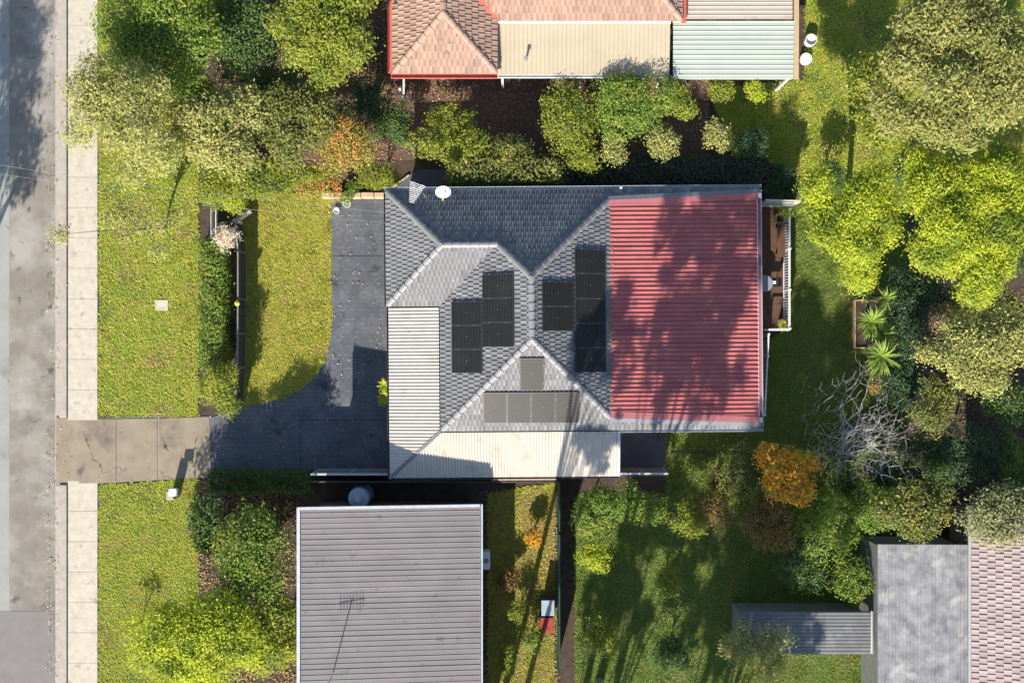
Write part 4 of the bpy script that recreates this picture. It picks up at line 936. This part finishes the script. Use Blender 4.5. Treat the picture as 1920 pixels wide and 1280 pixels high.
# cream lean-to roof
cx0, cx1 = P(933,0,2.6).x, P(1256,0,2.6).x; cyb, cyt = P(0,140,2.5).y, ny2+.1
cl = MB().box(((cx0+cx1)/2,cyb+.1,2.36),(cx1-cx0,.06,.15)).build('lean_to_roof',M_white,nbh)
sheets(cl,M_cream2,rib_roof('c',cl,M_cream2,cx0,cx1,.8,.2,.02,lambda v:cyb,lambda v:cyt,lambda u,v,h:(v,u,2.46+.3*(u-cyb)/(cyt-cyb)+h),duty=(.16,.08)))
gutter((cx0,cyb,2.46),(cx1,cyb,2.46),M_white,cl,(0,-1),.12)
MB().box(((cx0+cx1)/2,ny2-.05,2.86),(cx1-cx0,.16,.06)).build('white_gutter',M_white,cl)
for x in (cx0+.2,(cx0+cx1)/2,cx1-.2): MB().box((x,cyb+.1,1.15),(.1,.1,2.3)).build('post',M_white,cl)
o = MB().lathe((P(986,0,2.7).x,P(0,112,2.7).y,2.5),[(.05,0),(.05,.42),(.08,.42),(.08,.5)],10).build('roof_flue',M_steel,cl)
pf = thing('white_screen',P(758,170),'white post-and-rail screen beneath the terracotta roof corner','screen')
for i in range(3): MB().bar(P(757,148+i*14,2.2-i*.5),P(757,162+i*14,2.2-i*.5),.08,.06).build('rail',M_white,pf)
MB().box((P(757,0,0).x,P(0,184).y,.8),(.1,.1,1.6)).build('post',M_white,pf)
# mint carport, beige patio roof
mc = thing('mint_carport',P(1378,95),'carport with pale mint-green metal roof beside the cream roof','carport')
mx0, mx1, my0, my1 = P(1262,0,2.5).x, P(1488,0,2.5).x, P(0,148,2.5).y, P(0,40,2.5).y
mf = MB().bar((mx0,my0+.06,2.36),(mx1,my0+.06,2.36),.06,.14).bar((mx0,my1,2.4),(mx1,my1,2.4),.06,.14).build('frame',M_white,mc)
sheets(mf,M_mint,rib_roof('m',mf,M_mint,my0,my1,.76,.19,.02,lambda v:mx0,lambda v:mx1,lambda u,v,h:(u,v,2.46+.08*(v-my0)/(my1-my0)+h),duty=(.16,.08)))
for x in (mx0+.1,mx1-.1):
    for y_ in (my0+.15,my1-.1): MB().box((x,y_,1.15),(.1,.1,2.3)).build('post',M_white,mc)
MB().bar((mx1+.12,my0,2.45),(mx1+.12,P(0,-100,2.5).y,2.5),.22,.1).build('barge_board',M_timl,mc)
bp = thing('beige_patio',P(1390,0),'patio with flat beige metal roof behind the mint-green carport','patio roof')
bx1 = P(1486,0,2.6).x; by1 = P(0,-260,2.6).y
bf = MB().bar((nxE+.25,my1+.12,2.5),(bx1,my1+.12,2.5),.06,.12).build('frame',M_white,bp)
sheets(bf,M_beige,rib_roof('m',bf,M_beige,my1+.06,by1,.76,.19,.02,lambda v:nxE+.22,lambda v:bx1,lambda u,v,h:(u,v,2.60+h),duty=(.16,.08)))
for x in (nxE+.4,bx1-.1): MB().box((x,my1+.3,1.25),(.1,.1,2.4)).build('post',M_white,bp)
for i,(x,y_,lb) in enumerate(((1516,80,'white garden pot on the lawn edge beside mint carport, the taller'),(1508,114,'squat white garden pot beside the mint carport corner'))):
    o = MB().lathe(P(x,y_),[(.16,0),(.26,.1),(.28,.42-.12*i),(.24,.42-.12*i),(.22,.3)],14).build('garden_pot',M_white); tag(o,lb,'pot')

# ------------------------------------------------------------------ grey-roofed house
gz0, gz1 = 4.0, 3.25
gx0, gx1, gy1 = P(558,0,gz0).x, P(900,0,gz1).x, P(0,951,gz0).y; gy0 = P(0,1560,4).y
gh = thing('grey_house',((gx0+gx1)/2,gy1-4,0),'long house under a plain low-pitched grey metal roof','house')
MB().prism([(gx0+.4,gy1-.4),(gx1-.4,gy1-.4),(gx1-.4,gy0+.3),(gx0+.4,gy0+.3)],0,gz1-.25).build('wall',M_brick,gh)
gw = MB().add([(gx0+.4,gy1-.4,gz1-.3),(gx1-.4,gy1-.4,gz1-.3),(gx1-.4,gy1-.4,gz1-.12),(gx0+.4,gy1-.4,gz0-.12),(gx0+.4,gy0,gz1-.3),(gx0+.4,gy0,gz0-.12)],[(0,1,2,3),(0,3,5,4)]).build('gable_wall',M_white,gh)
gr = MB().bar((gx0,gy1-.02,gz0-.08),(gx1,gy1-.02,gz1-.08),.04,.16).bar((gx0+.02,gy1,gz0-.08),(gx0+.02,gy0,gz0-.08),.04,.16).build('metal_roof',M_gut,gh)
sheets(gr,M_greyroof,rib_roof('g',gr,M_greyroof,gy0,gy1,.68,.226,.017,lambda v:gx0,lambda v:gx1,lambda u,v,h:(u,v,gz0+(gz1-gz0)*(u-gx0)/(gx1-gx0)+h),duty=(.12,.06)))
MB().bar((gx0+.04,gy0,gz0+.03),(gx0+.04,gy1,gz0+.03),.14,.04).build('barge_cap',M_gut,gr); MB().bar((gx0,gy1-.04,gz0+.04),(gx1,gy1-.04,gz1+.04),.12,.03).build('barge_cap',M_gut,gr)
gutter((gx1,gy0,gz1),(gx1,gy1,gz1),M_gut,gr,(1,0))
a2 = P(622,1268,4.); ant2 = thing('tv_antenna',(a2.x,a2.y,3.95),'roof antenna on a thin mast on the grey metal roof','antenna')
MB().tube([(a2.x,a2.y,3.95),(a2.x,a2.y,5.7)],.025).build('mast',M_alu,ant2); MB().tube([(a2.x-.5,a2.y,5.65),(a2.x+.5,a2.y,5.65)],.018).build('boom',M_alu,ant2)
for i in range(8): MB().tube([(a2.x-.45+i*.13,a2.y-.35,5.66),(a2.x-.45+i*.13,a2.y+.35,5.66)],.012,5).build('rod',M_alu,ant2)
tk = thing('water_tank',P(672,938),'pale blue round water tank against the grey-roofed house','water tank')
tp = P(672,934,1.6); MB().lathe((tp.x,tp.y,0),[(.46,0),(.48,.04),(.48,1.5),(.44,1.58),(.12,1.66),(.12,1.72)],24).build('tank_body',M_bluetank,tk,smooth=False); MB().lathe((tp.x+.0,tp.y,1.72),[(.15,0),(.15,.04)],14).build('lid',M_gut,tk)
ac = thing('air_conditioner',P(912,1048),'white wall air conditioner beside the grey-roofed house','air conditioner')
ap = P(912,1048,1.2); MB().box((ap.x,ap.y,1.2),(.32,.8,.6)).build('casing',M_white,ac,bevel=.02); MB().lathe((ap.x,ap.y,1.5),[(.12,0),(.12,.012)],16).build('fan_grille',M_steel,ac); MB().box((ap.x-.05,ap.y,.45),(.06,.6,.9)).build('bracket',M_steel,ac)
# bins and things in the narrow side strip
def bin_(px,py,label,lidm):
    b = P(px,py); t = thing('wheelie_bin',b,label,'bin'); 
    MB().add([b+Vector(q) for q in ((-.22,-.25,.06),(.22,-.25,.06),(.22,.25,.06),(-.22,.25,.06),(-.28,-.33,.95),(.28,-.33,.95),(.28,.33,.95),(-.28,.33,.95))],[(0,3,2,1),(4,5,6,7),(0,1,5,4),(1,2,6,5),(2,3,7,6),(3,0,4,7)]).build('body',M_binb,t,bevel=.02)
    MB().box(b+Vector((0,0,.98)),(.60,.72,.05)).build('lid',lidm,t,bevel=.02); MB().tube([b+Vector((-.28,.38,.92)),b+Vector((.28,.38,.92))],.02).build('handle',M_black,t)
    for s_ in (-1,1): MB().tube([b+Vector((s_*.24,.26,.1)),b+Vector((s_*.30,.26,.1))],.1,12).build('wheel',M_black,t)
bin_(1026,1128,'dark blue wheelie bin by the green fence, grey lid',M_bluetank); bin_(1024,1160,'wheelie bin with dark red lid by the green fence',M_bind)
for i,(x,y_,r_,mm,lb) in enumerate(((1000,1010,14,L_gold,'dry golden shrub in the narrow side strip'),(955,1085,22,L_brown,'rusty shrub beside the grey-roofed house wall'),(975,1150,20,L_yg,'yellow-green shrub in the narrow side strip'),(1000,1195,24,L_mid,'green shrub opposite the wheelie bins'),(950,1240,24,L_yg,'low yellow shrub at the far end of the dry grass strip'))):
    shrub('shrub',lb,x,y_,.7,r_,mm,n=900,lobes=5)

# ------------------------------------------------------------------ trees beyond the paling fence and bottom-left garden
tree('garden_tree','large bright yellow-green tree beside the grey metal roof',392,1195,3.2,148,L_lime,ry=118,n=20000,lobes=18,size=(.26,.38),leaf=(.17,.09))
tree('garden_tree','mid-green tree between clipped hedge and grey metal roof',480,1040,2.9,82,L_mid,ry=85,n=8000,lobes=11)
tree('garden_tree','shadowy green tree at the end of the clipped hedge',390,985,2.4,40,L_dark,ry=55,n=3200,lobes=8)
tree('garden_tree','yellowish slender tree by the grey roof corner',520,1185,3.2,46,L_yg,ry=70,n=3600,lobes=8)
for (x,y_,r_,h,mm,n_,lb) in ((1112,965,44,1.5,L_mid,3000,'bright green shrub just behind the dark green fence'),(1192,948,38,1.6,L_mid,2400,'leafy green shrub second along from the dark green fence'),
    (1110,1040,30,1.0,L_lime,1500,'small lime shrub on the lawn near the green fence'),(1290,975,34,1.6,L_yg,1900,'yellow-green shrub between two shadow stripes'),
    (1345,958,32,1.7,L_brown,1500,'rust-brown shrub behind the olive shrub'),(1430,975,56,1.9,L_brown,3600,'large russet shrub under the golden tree'),(1545,985,58,1.8,L_mid,4000,'broad green shrub between russet shrub and shed'),
    (1640,955,44,2.0,L_mid,2800,'green shrub near the bare grey tree foot'),(1500,1055,46,1.4,L_dark,2800,'deep green shrub on the shaded lawn'),(1590,1085,40,1.4,L_mid,2400,'green shrub beside the weathered shed wall'),
    (1250,1090,26,1.0,L_yg,1100,'low sunlit shrub in the middle of the striped lawn'),(1130,1190,40,1.2,L_yg,2200,'yellow-green shrub below the striped lawn'),(1260,1230,44,1.2,L_dark,2400,'dark shrub below the striped lawn')):
    shrub('shrub',lb,x,y_,h,r_,mm,n=n_)
tree('garden_tree','straw-coloured thin tree in front of the slate-roofed shed',1420,1215,3.2,80,L_olive,ry=70,n=3200,lobes=11,size=(.2,.32),leaf=(.15,.06))
# sheds
def shed(name,label,x0,y0,x1,y1,z,m,cat,pitch=.19,along='y',slope=.03,rh=.03,base_m=M_steel):
    a, b = P(x0,y1,z), P(x1,y0,z); t = thing(name,((a.x+b.x)/2,(a.y+b.y)/2,0),label,cat)
    MB().prism([(a.x+.15,a.y+.15),(b.x-.15,a.y+.15),(b.x-.15,b.y-.15),(a.x+.15,b.y-.15)],0,z-.12).build('wall',base_m,t)
    rf = MB().bar((a.x,b.y-.03,z-.07),(b.x,b.y-.03,z-.07),.05,.1).bar((a.x+.03,a.y,z-.07),(a.x+.03,b.y,z-.07),.05,.1).build('roof',M_steel,t)
    if along == 'y': out = rib_roof('s',rf,m,a.x,b.x,.76,pitch,rh,lambda v:a.y,lambda v:b.y,lambda u,v,h:(v,u,z+slope*(v-a.x)+h))
    else: out = rib_roof('s',rf,m,a.y,b.y,.76,pitch,rh,lambda v:a.x,lambda v:b.x,lambda u,v,h:(u,v,z+slope*(v-a.y)+h))
    sheets(rf,m,out); gutter((b.x,a.y,z+slope*(b.x-a.x)*(along=='y')),(b.x,b.y,z+slope*(b.x-a.x)*(along=='y')),M_gut,rf,(1,0)); return t
shed('garage','garage with stained grey corrugated roof beside the pinkish roof',1646,1020,1813,1420,2.5,M_fibro,'garage',pitch=.15,slope=.02)
shed('garden_shed','low shed with slate-blue ribbed roof beside the garage',1385,1146,1632,1226,2.0,M_slate,'shed',pitch=.15,along='x',rh=.014)
pk = P(1960,1180); ph = thing('pink_roofed_house',(pk.x,pk.y,0),'house with dusty pink tiled roof behind the garage','house')
ZP = 3.0; px0, py1, px1, py0 = P(1822,0,ZP).x, P(0,952,ZP).y, P(2250,0,ZP).x, P(0,1500,ZP).y
MB().prism([(px0+.4,py0),(px1,py0),(px1,py1-.4),(px0+.4,py1-.4)],0,ZP-.1).build('wall',M_brick,ph)
proof = MB().prism([(px0+.2,py0),(px1,py0),(px1,py1-.2),(px0+.2,py1-.2)],ZP-.08,ZP-.03).build('tiled_roof',M_under,ph)
lay_tiles([('p',lambda x,y: ZP+.36*(x-px0),(1,0),[(px0,py0),(px0+4.5,py0),(px0+4.5,py1),(px0,py1)])],proof,M_pink,w=.27,gauge=.32)
gutter((px0,py0,ZP),(px0,py1,ZP),M_gut,ph,(-1,0)); MB().bar((px0,py1,ZP+.08),(px0+4.5,py1,ZP+.08+.36*4.5),.14,.04).build('barge_cap',M_gut,ph)
# verge bits
o = MB().box(P(303,572,.05),(.62,.5,.05)).build('pit_lid',M_conc,bevel=.01); tag(o,'pale concrete pit lid set in the verge grass','pit lid')
lb_ = thing('letterbox',P(325,928),'white letterbox pillar on the verge beside the crossover','letterbox')
MB().box(P(325,926,.45),(.34,.40,.9)).build('pillar',M_kerb,lb_,bevel=.02); MB().box(P(325,922,.98),(.40,.36,.16)).build('box',M_white,lb_,bevel=.03); q_ = P(325,922,.98); MB().box((q_.x-.2,q_.y,.99),(.012,.2,.03)).build('slot',M_black,lb_)

# ------------------------------------------------------------------ tall trees just out of the picture whose shade falls on the red roof and yards
def shade_tree(label, tx, ty, tz, zc, r, m, n, asp=1., **kw):
    tgt = P(tx,ty,tz); d = (zc-tz)/math.tan(SUN_EL); c = Vector((tgt.x-SH.x*d, tgt.y-SH.y*d, zc)); k = S*H/(H-zc)
    return tree('tall_gum_tree',label,960+c.x*k,640-c.y*k,zc,r*k,m,ry=r*k*asp,n=n,rz=1.6,bark=M_pbark,group='tall gum trees whose shade falls across the rear wing',**kw)
kw = dict(size=(.075,.135),leaf=(.30,.17),sig=.13,inner=.35,spray=14,r0=.14,flat=2.2,limbs=7,twigs=False)
TG = 'tall pale-trunked gum tree standing beyond the striped side lawn, '
for k_,(tx,ty,tz,zc_,r_,asp,nl,n_) in enumerate(((1345,500,2.8,14.,3.5,1.15,40,3900),(1270,690,2.8,13.,3.4,1.0,34,3000),(1500,740,0.,13.,4.0,1.2,42,5200),(1118,670,3.4,13.,1.6,1.2,14,1300),(1430,850,0.,12.,3.2,1.,34,3600),(1112,850,2.4,10.5,1.4,1.1,13,1000),
        (1230,1010,0.,10.,3.0,1.,30,3000),(1150,1160,0.,9.,2.0,1.2,15,1400),(1420,1090,0.,10.,3.6,1.,38,4200),(1330,1210,0.,9.,2.4,1.,20,2000))):
    shade_tree(TG+('widest crown of all','second crown beside the widest','over the far shed','thin one near green fence','low broad one by the shed','lowest thin one by green fence','shading the lawn middle','small one by green fence','densest of the row','shading the straw-coloured tree')[k_],tx,ty,tz,zc_,r_,L_shade,n_,asp=asp,lobes=nl,**kw)
for k_,(tx,ty,zc_,r_,n_) in enumerate(((45,110,7.5,2.3,2600),(30,300,6.5,1.9,2000))):
    tgt = P(tx,ty); d = zc_/math.tan(SUN_EL); c_ = Vector((tgt.x-SH.x*d-.5,tgt.y-SH.y*d,zc_)); q = S*H/(H-zc_)
    tree('street_gum','leafy street gum on the far side of the road, '+('the taller','the shorter')[k_],960+c_.x*q,640-c_.y*q,zc_,r_*q,L_gum,n=n_,lobes=12,size=(.2,.3),leaf=(.26,.12),sig=.2,bark=M_pbark,group='street gums across the road')
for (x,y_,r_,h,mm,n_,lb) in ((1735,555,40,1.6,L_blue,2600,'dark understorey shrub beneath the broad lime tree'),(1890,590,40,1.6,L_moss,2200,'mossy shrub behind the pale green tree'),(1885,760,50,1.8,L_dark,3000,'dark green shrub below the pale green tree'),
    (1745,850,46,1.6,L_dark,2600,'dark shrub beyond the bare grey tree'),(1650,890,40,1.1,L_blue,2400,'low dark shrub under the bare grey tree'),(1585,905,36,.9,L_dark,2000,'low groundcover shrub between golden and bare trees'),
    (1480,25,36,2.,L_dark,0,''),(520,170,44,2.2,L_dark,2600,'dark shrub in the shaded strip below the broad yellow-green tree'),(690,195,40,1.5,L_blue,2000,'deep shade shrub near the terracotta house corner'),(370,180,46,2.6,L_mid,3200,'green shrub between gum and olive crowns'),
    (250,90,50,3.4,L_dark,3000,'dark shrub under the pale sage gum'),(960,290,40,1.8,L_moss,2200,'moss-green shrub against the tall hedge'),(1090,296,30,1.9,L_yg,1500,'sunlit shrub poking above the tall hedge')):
    if n_: shrub('shrub',lb,x,y_,h,r_,mm,n=n_)

# fallen leaves on beds, drive and roofs
def litter(label, polys, n, m, zf, size=(.09,.05)):
    V = []
    for q in polys:
        poly = [tuple(P(*p)[:2]) for p in q]; xs = [p[0] for p in poly]; ys = [p[1] for p in poly]
        X = RNG.uniform(min(xs),max(xs),n); Y = RNG.uniform(min(ys),max(ys),n); k = in_poly(X,Y,poly)
        k &= RNG.random(n) < .35+.65*(np.sin(X*1.9+np.sin(Y*1.3)*2)*np.cos(Y*1.7) > -.1); X = X[k]; Y = Y[k]
        Z = np.array([zf(a,b) for a,b in zip(X,Y)]); pts = np.stack([X,Y,Z],1); nr = np.tile(np.array([0,0,1.]),(len(X),1))
        N0 = len(X); V.append(leaves(pts,nr,*size,jit=.25))
    V = np.concatenate(V); o = link('leaf_litter',np_mesh('leaf_litter',V,np.arange(len(V)).reshape(-1,4)),m,None,None,'stuff'); tag(o,label,'leaves'); return o
L_dry = leafmat('dry_leaf',(.16,.09,.04),(.22,.14,.06),.5,.04,.1)
L_drypale = leafmat('dry_leaf_pale',(.30,.22,.11),(.24,.16,.07),.4,.04,.1)
litter('brown leaf litter over the earth yard and garden beds',[[(190,-20),(740,-20),(740,310),(190,310)],[(560,140),(1330,140),(1330,300),(560,300)],[(372,900),(560,900),(560,1290),(372,1290)],[(1640,540),(1925,540),(1925,1020),(1640,1020)],[(900,920),(1050,920),(1050,1290),(900,1290)]],6500,L_dry,lambda x,y:.045)
litter('scattered dry leaves on driveway, lawn and road edge',[[(446,362),(726,362),(726,890),(388,890)],[(186,0),(372,0),(372,780),(186,780)],[(86,0),(128,0),(128,1280),(86,1280)],[(1250,810),(1640,640),(1640,905),(1250,905)]],420,L_drypale,lambda x,y:.10,(.08,.05))
n_ = 150; X = RNG.uniform(xRed+.03,xRed+.16,n_); Y = RNG.uniform(yB+.9,yT-.9,n_)
V = leaves(np.stack([X,Y,np.array([redz(x) for x in X])+.055],1),np.tile(np.array([0,0,1.]),(n_,1)),.085,.04,jit=.25)
o = link('leaf_litter',np_mesh('leaf_litter',V,np.arange(len(V)).reshape(-1,4)),L_dry,None,None,'stuff'); tag(o,'leaf debris caught along the red roof sheet ends','leaves')
for (x,y_,r_,h,mm,n_,lb) in ((1800,575,48,1.8,L_moss,2600,'mossy shrub between the broad lime tree and pale green tree'),(1905,480,36,1.8,L_dark,1800,'dark shrub under the outer edge of the broad lime tree'),(1690,840,34,1.2,L_moss,1600,'small mossy shrub beyond the bare tree branches'),
    (1555,330,30,1.2,L_dark,1500,'dark green shrub under the near lime tree by the boundary'),(1700,330,34,1.2,L_blue,1500,'blue-green shrub between the two lime trees')):
    shrub('shrub',lb,x,y_,h,r_,mm,n=n_)
